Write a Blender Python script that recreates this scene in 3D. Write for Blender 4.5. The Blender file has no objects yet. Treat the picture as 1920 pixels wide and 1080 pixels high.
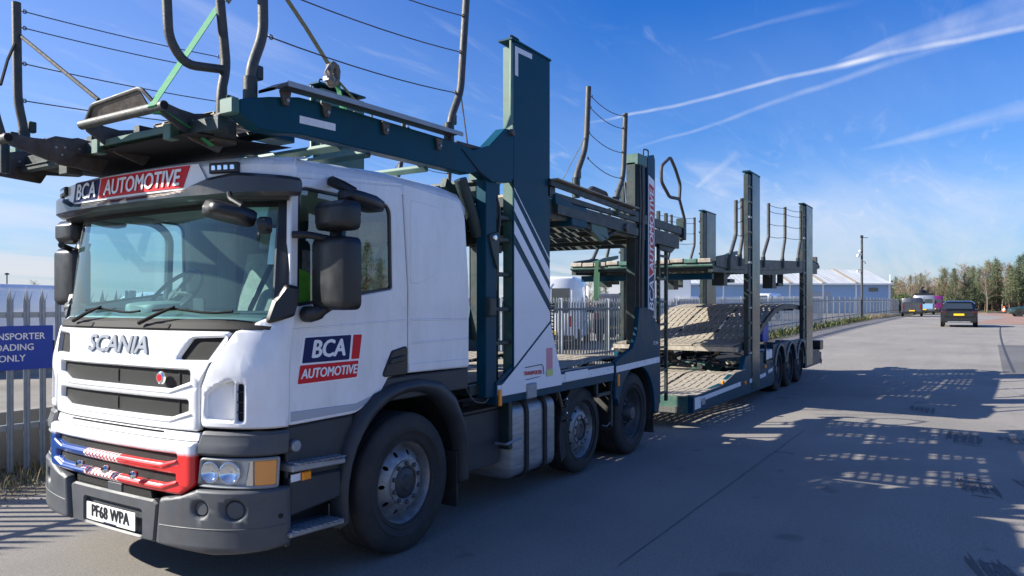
import bpy, bmesh, math, random, bisect
from mathutils import Vector, Matrix, noise
from mathutils.geometry import tessellate_polygon
random.seed(7)
R = math.radians
scn = bpy.context.scene
# ------------------------------------------------------------------ camera, sky, sun, exposure
HEAD = R(32.1)                                   # heading from +X towards +Y
cd = bpy.data.cameras.new('camera'); cam = bpy.data.objects.new('camera', cd)
scn.collection.objects.link(cam)
cam.location = (-2.64, -3.42, 1.775)
cam.rotation_euler = (R(90), 0, HEAD - R(90))
cd.sensor_width = 36; cd.lens = 36 * 1386 / 1920; cd.shift_y = 32 / 1920
cd.clip_end = 3000; cd.clip_start = 0.05
scn.camera = cam
SUN_EL = R(30.5); SUN_V = Vector((-0.552 * math.cos(SUN_EL), 0.834 * math.cos(SUN_EL), math.sin(SUN_EL)))
sd = bpy.data.lights.new('sun', 'SUN'); sd.energy = 4.7; sd.angle = R(0.53); sd.color = (1, 0.94, 0.83)
so = bpy.data.objects.new('sun', sd); scn.collection.objects.link(so)
so.rotation_euler = SUN_V.to_track_quat('Z', 'Y').to_euler()
so.location = (-20, 30, 30)
scn.view_settings.view_transform = 'Standard'; scn.view_settings.look = 'None'
scn.view_settings.exposure = 1.20; scn.view_settings.gamma = 1; scn.view_settings.use_curve_mapping = False

def skydir(px, py):
    f = Vector((math.cos(HEAD), math.sin(HEAD), 0)); r = Vector((math.sin(HEAD), -math.cos(HEAD), 0))
    return (f + r * ((px - 960) / 1386) + Vector((0, 0, (572 - py) / 1386))).normalized()

class NT:                                        # small node-tree helper
    def __init__(s, t): s.t = t; s.n = t.nodes; s.l = t.links; s.n.clear()
    def N(s, ty, **k):
        n = s.n.new(ty)
        for a, v in k.items():
            if a.startswith('i_'): n.inputs[a[2:].replace('_', ' ')].default_value = v
            else: setattr(n, a, v)
        return n
    def L(s, a, b): s.l.new(a, b)
    def math(s, op, a, b=None, c=None, clamp=False):
        n = s.n.new('ShaderNodeMath'); n.operation = op; n.use_clamp = clamp
        for i, v in enumerate((a, b, c)):
            if v is None: continue
            if isinstance(v, (int, float)): n.inputs[i].default_value = v
            else: s.l.new(v, n.inputs[i])
        return n.outputs[0]
    def dot(s, vec, v):
        n = s.n.new('ShaderNodeVectorMath'); n.operation = 'DOT_PRODUCT'
        s.l.new(vec, n.inputs[0]); n.inputs[1].default_value = v; return n.outputs['Value']
    def ramp(s, val, stops, interp='LINEAR'):
        n = s.n.new('ShaderNodeValToRGB'); n.color_ramp.interpolation = interp
        e = n.color_ramp.elements
        while len(e) > 1: e.remove(e[-1])
        e[0].position = stops[0][0]; e[0].color = col4(stops[0][1])
        for p, c in stops[1:]:
            q = e.new(p); q.color = col4(c)
        s.l.new(val, n.inputs[0]); return n.outputs[0]
    def mix(s, fac, a, b, ty='RGBA', blend='MIX'):
        n = s.n.new('ShaderNodeMix'); n.data_type = ty; n.blend_type = blend
        ins = [i for i in n.inputs if i.enabled]
        for i, v in zip(ins, (fac, a, b)):
            if isinstance(v, (int, float)): i.default_value = v if i.type == 'VALUE' else (v, v, v, 1)
            elif isinstance(v, tuple): i.default_value = col4(v)
            else: s.l.new(v, i)
        return [o for o in n.outputs if o.enabled][0]
def col4(c):
    if isinstance(c, (int, float)): return (c, c, c, 1)
    return tuple(c) if len(c) == 4 else (*c, 1)

w = bpy.data.worlds.new('World'); scn.world = w; w.use_nodes = True
T = NT(w.node_tree)
sky = T.N('ShaderNodeTexSky', sky_type='NISHITA', sun_disc=False, sun_elevation=SUN_EL,
          sun_rotation=math.atan2(SUN_V.x, SUN_V.y) % (2 * math.pi), altitude=60, air_density=1.0, dust_density=0.6, ozone_density=2.6)
tc = T.N('ShaderNodeTexCoord'); gen = tc.outputs['Generated']
sep = T.N('ShaderNodeSeparateXYZ'); T.L(gen, sep.inputs[0])
zz = T.math('MAXIMUM', T.math('ADD', sep.outputs[2], 0.10), 0.04)
px_ = T.math('DIVIDE', sep.outputs[0], zz); py_ = T.math('DIVIDE', sep.outputs[1], zz)
cmb = T.N('ShaderNodeCombineXYZ'); T.L(px_, cmb.inputs[0]); T.L(py_, cmb.inputs[1])
def cloudlayer(scale, rot, stretch, lo, hi, dist=0.6, detail=7):
    m = T.N('ShaderNodeMapping'); m.inputs['Rotation'].default_value = (0, 0, rot); m.inputs['Scale'].default_value = stretch
    T.L(cmb.outputs[0], m.inputs[0])
    n = T.N('ShaderNodeTexNoise'); n.inputs['Scale'].default_value = scale; n.inputs['Detail'].default_value = detail
    n.inputs['Roughness'].default_value = 0.6; n.inputs['Distortion'].default_value = dist
    T.L(m.outputs[0], n.inputs[0])
    return T.ramp(n.outputs[0], [(lo, 0), (hi, 1)], 'EASE')
c1 = cloudlayer(1.5, R(25), (0.45, 1.5, 1), 0.54, 0.84, 0.9)
c2 = cloudlayer(4.0, R(-20), (0.40, 1.4, 1), 0.54, 0.86, 1.6, 10)
broad = cloudlayer(0.35, R(10), (1, 1, 1), 0.35, 0.65, 0.2, 3)
cl = T.math('ADD', T.math('MULTIPLY', c1, 0.70), T.math('MULTIPLY', c2, 0.42))
cl = T.math('MULTIPLY', cl, T.math('ADD', T.math('MULTIPLY', broad, 0.75), 0.25))
low = T.ramp(sep.outputs[2], [(0.0, 0.95), (0.08, 0.62), (0.20, 0.12), (0.42, 0.0)], 'EASE')  # thin veil thickens to the horizon
bank = cloudlayer(0.8, R(60), (0.3, 1.1, 1), 0.28, 0.62, 0.5)
veil = T.math('MULTIPLY', low, T.math('ADD', T.math('MULTIPLY', bank, 0.80), 0.22))
cl = T.math('ADD', T.math('MULTIPLY', cl, 0.85), veil)
nz = T.N('ShaderNodeTexNoise'); nz.inputs['Scale'].default_value = 26; nz.inputs['Detail'].default_value = 6; T.L(gen, nz.inputs[0])
nz2 = T.N('ShaderNodeTexNoise'); nz2.inputs['Scale'].default_value = 5; nz2.inputs['Detail'].default_value = 3; T.L(gen, nz2.inputs[0])
def contrail(a, b, wa, wb, amount, fade=0.15):
    A = skydir(*a); B = skydir(*b); n = A.cross(B).normalized(); t = (B - A); Ln = t.length; t.normalize()
    d = T.math('ADD', T.dot(gen, n), T.math('MULTIPLY', T.math('SUBTRACT', nz2.outputs[0], 0.5), 0.018))
    u = T.math('DIVIDE', T.math('SUBTRACT', T.dot(gen, t), A.dot(t)), Ln)
    wid = T.math('MAXIMUM', T.math('ADD', T.math('MULTIPLY', u, wb - wa), wa), 0.0015)
    q = T.math('DIVIDE', T.math('ABSOLUTE', d), wid)
    m = T.math('SUBTRACT', 1.0, q, clamp=True)
    m = T.math('POWER', m, 0.8)
    e = T.math('MULTIPLY', T.math('DIVIDE', u, fade, clamp=True), T.math('DIVIDE', T.math('SUBTRACT', 2.2, u), 0.8, clamp=True))
    return T.math('MULTIPLY', T.math('MULTIPLY', m, e), T.math('MULTIPLY', T.math('ADD', T.math('MULTIPLY', nz.outputs[0], 1.3), -0.1, clamp=True), amount))
for c in (contrail((1090, 232), (1600, 122), 0.0022, 0.0036, 0.62), contrail((1540, 140), (1920, 25), 0.003, 0.018, 0.42), contrail((1560, 125), (1920, -10), 0.002, 0.012, 0.3),
          contrail((1180, 280), (1500, 178), 0.002, 0.004, 0.30), contrail((1610, 285), (1920, 205), 0.002, 0.013, 0.34), contrail((1320, 75), (1460, 42), 0.002, 0.004, 0.16),
          contrail((1300, 350), (1340, 318), 0.003, 0.005, 0.3)):
    cl = T.math('ADD', cl, c)
aur = T.math('MULTIPLY', T.math('DIVIDE', T.math('SUBTRACT', T.dot(gen, SUN_V), 0.05), 0.9, clamp=True), 0.24)   # thin haze brightens towards the sun
cl = T.math('MINIMUM', T.math('ADD', cl, aur), 0.93)
up = T.math('GREATER_THAN', sep.outputs[2], -0.01)
cl = T.math('MULTIPLY', cl, up)
ccol = T.ramp(sep.outputs[2], [(0.0, (4.9, 4.9, 5.3)), (0.12, (5.6, 5.8, 6.4)), (0.7, (6.6, 7.1, 8.2))])
tintc = T.ramp(sep.outputs[2], [(0.0, (0.46, 0.68, 0.92)), (0.12, (0.31, 0.68, 1.15)), (0.40, (0.10, 0.55, 1.24)), (1.0, (0.11, 0.58, 1.40))])
skc = T.mix(1.0, sky.outputs[0], tintc, blend='MULTIPLY')
out = T.mix(cl, skc, ccol)
bg = T.N('ShaderNodeBackground'); bg.inputs[1].default_value = 0.066; T.L(out, bg.inputs[0])
wo = T.N('ShaderNodeOutputWorld'); T.L(bg.outputs[0], wo.inputs[0])

# ------------------------------------------------------------------ materials
MATS = {}
def mat(name, color, rough=0.5, metal=0.0, coat=0.0, var=0.0, vscale=8.0, bump=0.0, bscale=60.0, dirt=None, dirt_amt=0.0,
        spec=0.5, dscale=3.0, stretch=None, emit=None, estr=0):
    if name in MATS: return MATS[name]
    m = bpy.data.materials.new(name); m.use_nodes = True; t = NT(m.node_tree)
    b = t.N('ShaderNodeBsdfPrincipled'); o = t.N('ShaderNodeOutputMaterial'); t.L(b.outputs[0], o.inputs[0])
    b.inputs['Roughness'].default_value = rough; b.inputs['Metallic'].default_value = metal
    b.inputs['Coat Weight'].default_value = coat; b.inputs['Coat Roughness'].default_value = 0.06
    b.inputs['Specular IOR Level'].default_value = spec
    b.inputs['Base Color'].default_value = col4(color)
    tc = t.N('ShaderNodeTexCoord'); v = tc.outputs['Object']
    if stretch:
        mp = t.N('ShaderNodeMapping'); mp.inputs['Scale'].default_value = stretch; t.L(v, mp.inputs[0]); v = mp.outputs[0]
    c = None
    if var:
        n = t.N('ShaderNodeTexNoise'); n.inputs['Scale'].default_value = vscale; n.inputs['Detail'].default_value = 6; n.inputs['Roughness'].default_value = 0.6
        t.L(v, n.inputs[0])
        c = t.ramp(n.outputs[0], [(0.3, tuple(x * (1 - var) for x in col4(color)[:3])), (0.7, tuple(min(1, x * (1 + var)) for x in col4(color)[:3]))])
        t.L(c, b.inputs['Base Color'])
        t.L(t.ramp(n.outputs[0], [(0.2, max(0.03, rough - 0.12)), (0.8, min(1, rough + 0.15))]), b.inputs['Roughness'])
    if dirt:
        n = t.N('ShaderNodeTexNoise'); n.inputs['Scale'].default_value = dscale; n.inputs['Detail'].default_value = 9; n.inputs['Roughness'].default_value = 0.7
        t.L(v, n.inputs[0])
        f = t.math('MULTIPLY', t.ramp(n.outputs[0], [(0.42, 0), (0.75, 1)]), dirt_amt)
        c = t.mix(f, c if c is not None else col4(color)[:3], dirt)
        t.L(c, b.inputs['Base Color'])
    if bump:
        n = t.N('ShaderNodeTexNoise'); n.inputs['Scale'].default_value = bscale; n.inputs['Detail'].default_value = 5
        t.L(v, n.inputs[0]); bp = t.N('ShaderNodeBump'); bp.inputs['Strength'].default_value = bump; bp.inputs['Distance'].default_value = 0.01
        t.L(n.outputs[0], bp.inputs['Height']); t.L(bp.outputs[0], b.inputs['Normal'])
    if emit:
        b.inputs['Emission Color'].default_value = col4(emit); b.inputs['Emission Strength'].default_value = estr
    MATS[name] = m; return m
def glass(name, tint, gloss=1.0, rough=0.0, trans=1.0, body=(0.02, 0.03, 0.03), boost=1.4):
    """thin vehicle glass: tinted see-through, Fresnel mirror on top"""
    m = bpy.data.materials.new(name); m.use_nodes = True; t = NT(m.node_tree)
    tr = t.N('ShaderNodeBsdfTransparent'); tr.inputs[0].default_value = col4(tint)
    df = t.N('ShaderNodeBsdfDiffuse'); df.inputs[0].default_value = col4(body)
    gl = t.N('ShaderNodeBsdfGlossy'); gl.inputs['Roughness'].default_value = rough; gl.inputs[0].default_value = (gloss, gloss, gloss, 1)
    lw = t.N('ShaderNodeLayerWeight'); lw.inputs[0].default_value = 0.5
    fr = t.math('ADD', t.math('MULTIPLY', t.math('POWER', lw.outputs['Facing'], 5), 0.94), 0.06)
    m0 = t.N('ShaderNodeMixShader'); m0.inputs[0].default_value = 1 - trans; t.L(tr.outputs[0], m0.inputs[1]); t.L(df.outputs[0], m0.inputs[2])
    m1 = t.N('ShaderNodeMixShader'); t.L(t.math('MULTIPLY', fr, boost, clamp=True), m1.inputs[0]); t.L(m0.outputs[0], m1.inputs[1]); t.L(gl.outputs[0], m1.inputs[2])
    o = t.N('ShaderNodeOutputMaterial'); t.L(m1.outputs[0], o.inputs[0]); return m

WHITE = mat('white_cab_paint', (0.78, 0.785, 0.79), 0.28, coat=0.5, var=0.03, vscale=2, dirt=(0.40, 0.37, 0.32), dirt_amt=0.34, dscale=4.5, stretch=(1, 1, 0.35))
WHITE2 = mat('white_panel_sheet', (0.74, 0.76, 0.80), 0.35, coat=0.3, dirt=(0.45, 0.43, 0.4), dirt_amt=0.15)
GREYP = mat('grey_bumper_plastic', (0.055, 0.062, 0.072), 0.5, var=0.12, vscale=5, bump=0.12, bscale=500, dirt=(0.16, 0.14, 0.12), dirt_amt=0.3)
GREYD = mat('dark_grey_plastic', (0.026, 0.030, 0.036), 0.5, var=0.15, vscale=6, bump=0.1, bscale=500, dirt=(0.08, 0.075, 0.065), dirt_amt=0.3)
BLACKP = mat('black_plastic', (0.012, 0.013, 0.015), 0.38, var=0.2, vscale=10)
BLACKM = mat('black_gap', (0.004, 0.004, 0.005), 0.8)
RUBBER = mat('tyre_rubber', (0.018, 0.018, 0.019), 0.75, var=0.3, vscale=8, bump=0.15, bscale=90, dirt=(0.07, 0.06, 0.05), dirt_amt=0.5)
TEAL = mat('dark_green_paint', (0.001, 0.050, 0.085), 0.45, coat=0.05, spec=0.14, var=0.2, vscale=4, dirt=(0.008, 0.04, 0.05), dirt_amt=0.3, bump=0.04, bscale=30)
TEALD = mat('worn_green_steel', (0.008, 0.028, 0.030), 0.5, var=0.4, vscale=9, dirt=(0.07, 0.05, 0.035), dirt_amt=0.65, dscale=7, bump=0.15, bscale=40)
TEAL_LIT = mat('sunlit_green_steel', (0.05, 0.145, 0.12), 0.5, var=0.3, vscale=6, dirt=(0.16, 0.13, 0.09), dirt_amt=0.6, dscale=6)  # deck green with sunlight painted into the base colour; brown dirt on top
STEEL = mat('dirty_bare_steel', (0.11, 0.10, 0.095), 0.5, metal=0.6, var=0.4, vscale=14, dirt=(0.10, 0.065, 0.04), dirt_amt=0.8, dscale=8, bump=0.2, bscale=60)
TUBEM = mat('painted_tube', (0.045, 0.05, 0.05), 0.55, var=0.35, vscale=20, dirt=(0.10, 0.08, 0.06), dirt_amt=0.6, dscale=10, bump=0.15, bscale=60)
TREAD = mat('worn_deck_tread', (0.38, 0.34, 0.275), 0.65, metal=0.1, var=0.3, vscale=10, dirt=(0.11, 0.08, 0.06), dirt_amt=0.6, dscale=11, bump=0.2, bscale=50)
ALU = mat('brushed_aluminium', (0.36, 0.37, 0.39), 0.48, metal=0.7, var=0.12, vscale=3, stretch=(1, 1, 8), dirt=(0.12, 0.11, 0.10), dirt_amt=0.5, dscale=4)
RIMM = mat('silver_wheel_paint', (0.26, 0.27, 0.28), 0.45, metal=0.5, var=0.2, vscale=14, dirt=(0.10, 0.085, 0.07), dirt_amt=0.8, dscale=9)
RIMD = mat('dull_grey_wheel', (0.08, 0.085, 0.09), 0.5, metal=0.4, var=0.3, vscale=14, dirt=(0.07, 0.06, 0.05), dirt_amt=0.8, dscale=9)
CHROME = mat('chrome', (0.75, 0.75, 0.76), 0.12, metal=1.0)
REFL = mat('white_reflective_tape', (0.72, 0.74, 0.76), 0.3, var=0.08, vscale=20)
RED = mat('red_print', (0.60, 0.014, 0.024), 0.45, spec=0.2)
NAVY = mat('navy_print', (0.010, 0.018, 0.09), 0.45, spec=0.15)
LETTER = mat('white_print', (0.80, 0.80, 0.80), 0.35)
PLATEM = mat('plate_white', (0.78, 0.78, 0.74), 0.35)
INK = mat('black_ink', (0.012, 0.012, 0.014), 0.4)
ORANGE = mat('amber_lens', (0.95, 0.30, 0.015), 0.2, coat=0.6)
LAMPC = mat('headlamp_inner', (0.55, 0.58, 0.6), 0.12, metal=1.0)
GALV = mat('galvanised_steel', (0.30, 0.33, 0.36), 0.5, metal=0.5, var=0.2, vscale=7, dirt=(0.2, 0.2, 0.19), dirt_amt=0.4)
GWIN = glass('windscreen_glass', (0.70, 0.96, 0.93), trans=0.90, body=(0.30, 0.52, 0.50), boost=0.9)
GSIDE = glass('side_window_glass', (0.55, 0.70, 0.72), trans=0.95, boost=2.2)
GLENS = glass('clear_lens', (0.92, 0.95, 0.97))
WEB_G = mat('green_webbing', (0.03, 0.20, 0.085), 0.75, var=0.2, vscale=30, bump=0.3, bscale=200)
WEB_O = mat('faded_olive_webbing', (0.16, 0.16, 0.10), 0.8, var=0.25, vscale=30)
WEB_D = mat('dirty_black_webbing', (0.02, 0.022, 0.02), 0.8, var=0.3, vscale=30)

# ------------------------------------------------------------------ objects
COL = scn.collection
def wloc(o):
    v = Vector((0, 0, 0))
    while o: v += o.location; o = o.parent
    return v
def link(name, me, m, parent=None, label=None, local=False):
    o = bpy.data.objects.new(name, me); COL.objects.link(o)
    if m is not None and hasattr(me, 'materials') and not me.materials: me.materials.append(m)
    if parent:
        o.parent = parent
        if not local: o.location = -wloc(parent)
    if label: o['label'] = label
    return o
def thing(name, label, cat, loc=(0, 0, 0), rz=0, group=None):
    o = bpy.data.objects.new(name, None); COL.objects.link(o); o.empty_display_size = 0.3
    o.location = loc; o.rotation_euler = (0, 0, rz); return tag(o, label, cat, group)
def tag(o, label, cat, group=None):
    o['label'] = label; o['category'] = cat
    if group: o['group'] = group
    return o
def setting(o): o['kind'] = 'structure'; return o
def copy_tree(o, parent=None):
    c = o.copy(); COL.objects.link(c); c.parent = parent
    for ch in list(o.children): copy_tree(ch, c)
    return c

class MB:
    def __init__(s): s.v = []; s.f = []
    def add(s, v, f):
        n = len(s.v); s.v += [tuple(p) for p in v]; s.f += [tuple(i + n for i in q) for q in f]; return s
    def box(s, x0, x1, y0, y1, z0, z1):
        v = [(x, y, z) for x in (x0, x1) for y in (y0, y1) for z in (z0, z1)]
        return s.add(v, [(0, 1, 3, 2), (4, 6, 7, 5), (0, 4, 5, 1), (2, 3, 7, 6), (0, 2, 6, 4), (1, 5, 7, 3)])
    def bar(s, a, b, wd, ht, up=(0, 0, 1)):
        a = Vector(a); b = Vector(b); d = (b - a).normalized(); u = Vector(up)
        sd = d.cross(u)
        if sd.length < 1e-4: sd = d.cross(Vector((0, 1, 0)))
        sd.normalize(); u = sd.cross(d)
        v = [p + sd * (i * wd / 2) + u * (j * ht / 2) for p in (a, b) for i, j in ((-1, -1), (1, -1), (1, 1), (-1, 1))]
        return s.add(v, [(3, 2, 1, 0), (4, 5, 6, 7), (0, 1, 5, 4), (1, 2, 6, 5), (2, 3, 7, 6), (3, 0, 4, 7)])
    def tube(s, pts, r, n=8, bend=0.0, cap=True):
        pts = [Vector(p) for p in pts]
        if bend:
            q = [pts[0]]
            for i in range(1, len(pts) - 1):
                a, b, c = pts[i - 1:i + 2]; d1 = (a - b); d2 = (c - b); k = min(bend, d1.length * .45, d2.length * .45)
                p0 = b + d1.normalized() * k; p2 = b + d2.normalized() * k
                for t in (0, .25, .5, .75, 1): q.append(p0 * (1 - t) ** 2 + b * 2 * t * (1 - t) + p2 * t * t)
            q.append(pts[-1]); pts = q
        base = len(s.v); rings = []
        t0 = (pts[1] - pts[0]).normalized(); ref = Vector((0, 0, 1)) if abs(t0.z) < .9 else Vector((0, 1, 0))
        nrm = t0.cross(ref).normalized()
        for i, p in enumerate(pts):
            t = (pts[min(i + 1, len(pts) - 1)] - pts[max(i - 1, 0)]).normalized()
            nrm = (nrm - t * nrm.dot(t)).normalized(); bi = t.cross(nrm)
            rr = r[min(len(r) - 1, round(i / (len(pts) - 1) * (len(r) - 1)))] if isinstance(r, (list, tuple)) else r
            rings.append([p + (nrm * math.cos(2 * math.pi * k / n) + bi * math.sin(2 * math.pi * k / n)) * rr for k in range(n)])
        v = [p for g in rings for p in g]; f = []
        for i in range(len(rings) - 1):
            for k in range(n): f.append((i * n + k, i * n + (k + 1) % n, (i + 1) * n + (k + 1) % n, (i + 1) * n + k))
        if cap: f.append(tuple(range(n))[::-1]); f.append(tuple((len(rings) - 1) * n + k for k in range(n)))
        return s.add(v, f)
    def lathe(s, prof, c=(0, 0, 0), n=32, axis='Y'):
        v = []; f = []; m = len(prof)
        for k in range(n):
            a = 2 * math.pi * k / n; ca, sa = math.cos(a), math.sin(a)
            for r, h in prof:
                p = {'Y': (r * ca, h, r * sa), 'Z': (r * ca, r * sa, h), 'X': (h, r * ca, r * sa)}[axis]
                v.append((p[0] + c[0], p[1] + c[1], p[2] + c[2]))
        for k in range(n):
            for i in range(m - 1):
                a = k * m + i; b = ((k + 1) % n) * m + i; f.append((a, a + 1, b + 1, b))
        return s.add(v, f)
    def xform(s, M):
        s.v = [tuple(M @ Vector(p)) for p in s.v]; return s
    def mesh(s, name, bevel=0.0, smooth=35, merge=False, seg=1):
        me = bpy.data.meshes.new(name); me.from_pydata(s.v, [], s.f)
        bm = bmesh.new(); bm.from_mesh(me)
        if merge: bmesh.ops.remove_doubles(bm, verts=bm.verts, dist=1e-5)
        bmesh.ops.recalc_face_normals(bm, faces=bm.faces)
        if bevel:
            ed = [e for e in bm.edges if len(e.link_faces) == 2 and e.calc_face_angle(0) > 0.6]
            if ed: bmesh.ops.bevel(bm, geom=ed, offset=bevel, segments=seg, affect='EDGES', clamp_overlap=True, profile=0.6)
        bm.to_mesh(me); bm.free()
        if smooth:
            me.shade_smooth(); me.set_sharp_from_angle(angle=R(smooth))
        return me
    def part(s, name, m, parent=None, label=None, bevel=0.0, smooth=35, merge=False, seg=1, local=False):
        return link(name, s.mesh(name, bevel, smooth, merge, seg), m, parent, label, local)

def fillet(pts, r=0.0, seg=4):
    out = []; n = len(pts)
    for i in range(n):
        p = Vector(pts[i][:2]); rr = pts[i][2] if len(pts[i]) > 2 else r
        if rr <= 0: out.append((p.x, p.y)); continue
        a = Vector(pts[i - 1][:2]); c = Vector(pts[(i + 1) % n][:2]); d1 = a - p; d2 = c - p
        if d1.length < 1e-6 or d2.length < 1e-6: continue
        ang = d1.angle(d2); k = min(rr / max(math.tan(ang / 2), 0.05), d1.length * .48, d2.length * .48)
        p0 = p + d1.normalized() * k; p2 = p + d2.normalized() * k
        for j in range(seg + 1):
            t = j / seg; q = p0 * (1 - t) ** 2 + p * 2 * t * (1 - t) + p2 * t * t; out.append((q.x, q.y))
    return out
def ccw(l):
    a = sum(l[i - 1][0] * l[i][1] - l[i][0] * l[i - 1][1] for i in range(len(l)))
    return l if a > 0 else l[::-1]
def inset(l, d):
    n = len(l); out = []
    for i in range(n):
        a = Vector(l[i - 1]); b = Vector(l[i]); c = Vector(l[(i + 1) % n]); e1 = (b - a); e2 = (c - b)
        if e1.length < 1e-7 or e2.length < 1e-7: out.append(l[i]); continue
        e1.normalize(); e2.normalize(); n1 = Vector((-e1.y, e1.x)); n2 = Vector((-e2.y, e2.x)); m = n1 + n2
        if m.length < 1e-4: m = n1
        m = m / max(m.dot(n1), 0.4); out.append((b.x + m.x * d, b.y + m.y * d))
    return out
def shape(outer, th, bev=0.0, holes=(), cuts=None, fn=None):
    """extruded polygon (u,v) with w from 0 (front) to -th, chamfered front edge; fn maps (u,v,w) to space"""
    loops = [ccw(outer)] + [ccw(h)[::-1] for h in holes]
    fr = [inset(l, bev) if bev else l for l in loops]
    bm = bmesh.new(); F = [[bm.verts.new((x, y, 0)) for x, y in l] for l in fr]
    flat = [v for l in F for v in l]
    for t in tessellate_polygon([[Vector((x, y, 0)) for x, y in l] for l in fr]):
        try: bm.faces.new([flat[i] for i in t])
        except ValueError: pass
    def ring(A, B):
        for i in range(len(A)):
            try: bm.faces.new((A[i - 1], A[i], B[i], B[i - 1]))
            except ValueError: pass
    prev = F
    if bev:
        G = [[bm.verts.new((x, y, -bev)) for x, y in l] for l in loops]
        for a, b in zip(F, G): ring(a, b)
        prev = G
    if th > bev:
        H = [[bm.verts.new((x, y, -th)) for x, y in l] for l in loops]
        for a, b in zip(prev, H): ring(a, b)
        flat = [v for l in H for v in l]
        for t in tessellate_polygon([[Vector((x, y, 0)) for x, y in l] for l in loops]):
            try: bm.faces.new([flat[i] for i in t])
            except ValueError: pass
    bmesh.ops.remove_doubles(bm, verts=bm.verts, dist=1e-6)
    if cuts:
        us = [v.co.x for v in bm.verts]; u0, u1 = min(us), max(us); k = max(1, int((u1 - u0) / cuts))
        for i in range(1, k):
            bmesh.ops.bisect_plane(bm, geom=bm.verts[:] + bm.edges[:] + bm.faces[:], plane_co=(u0 + (u1 - u0) * i / k, 0, 0), plane_no=(1, 0, 0))
        vs = [v.co.y for v in bm.verts]; v0, v1 = min(vs), max(vs); k = max(1, int((v1 - v0) / (cuts * 1.5)))
        for i in range(1, k):
            bmesh.ops.bisect_plane(bm, geom=bm.verts[:] + bm.edges[:] + bm.faces[:], plane_co=(0, v0 + (v1 - v0) * i / k, 0), plane_no=(0, 1, 0))
    bmesh.ops.recalc_face_normals(bm, faces=bm.faces)
    mb = MB(); bm.verts.index_update()
    vs = [v.co.copy() for v in bm.verts]
    if fn: vs = [fn(p.x, p.y, p.z) for p in vs]
    mb.add(vs, [tuple(v.index for v in f.verts) for f in bm.faces]); bm.free(); return mb
def near(y=0.0): return lambda u, v, w: (u, y - w, v)          # faces -Y (towards the road)
def farside(y=2.5): return lambda u, v, w: (u, y + w, v)       # faces +Y
def facing_front(x): return lambda u, v, w: (x - w, -u, v)     # faces -X, u runs to -Y
def rect(u0, u1, v0, v1, r=0.0): return fillet([(u0, v0), (u1, v0), (u1, v1), (u0, v1)], r)

def text_mb(body, size, fn, shear=0.0, bold=0.0, th=0.003, cx=True, spacing=1.0, xs=1.0, cuts=None, rot=0.0):
    cu = bpy.data.curves.new('lettering', 'FONT'); cu.body = body; cu.size = size; cu.shear = shear
    cu.extrude = th / 2 if th > .004 else 0; cu.align_x = 'CENTER' if cx else 'LEFT'; cu.align_y = 'CENTER'; cu.space_character = spacing; cu.resolution_u = 3
    o = bpy.data.objects.new('lettering', cu); COL.objects.link(o); bpy.context.view_layer.update()
    me = bpy.data.meshes.new_from_object(o.evaluated_get(bpy.context.evaluated_depsgraph_get()))
    bpy.data.objects.remove(o); bm = bmesh.new(); bm.from_mesh(me); bpy.data.meshes.remove(me)
    bmesh.ops.remove_doubles(bm, verts=bm.verts, dist=1e-5); bmesh.ops.triangulate(bm, faces=bm.faces)
    if cuts:
        us = [v.co.x for v in bm.verts]; u0, u1 = min(us), max(us); k = max(1, int((u1 - u0) / cuts))
        for i in range(1, k):
            bmesh.ops.bisect_plane(bm, geom=bm.verts[:] + bm.edges[:] + bm.faces[:], plane_co=(u0 + (u1 - u0) * i / k, 0, 0), plane_no=(1, 0, 0))
    bm.verts.index_update(); c, s_ = math.cos(rot), math.sin(rot); mb = MB()
    for k, (bx, by) in enumerate(((0, 0), (-1, 0), (1, 0), (0, .7), (0, -.7)) if bold else ((0, 0),)):   # heavier weight: stacked copies a hair apart
        vs = []
        for v in bm.verts:
            x, y = v.co.x * xs + bx * bold * 1.2, v.co.y + by * bold; vs.append(fn(x * c - y * s_, x * s_ + y * c, v.co.z - th / 2 + k * .00025))
        mb.add(vs, [tuple(v.index for v in f.verts) for f in bm.faces])
    bm.free(); return mb
def off(fn, du, dv, dw=0.0): return lambda u, v, w: fn(u + du, v + dv, w + dw)

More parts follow.
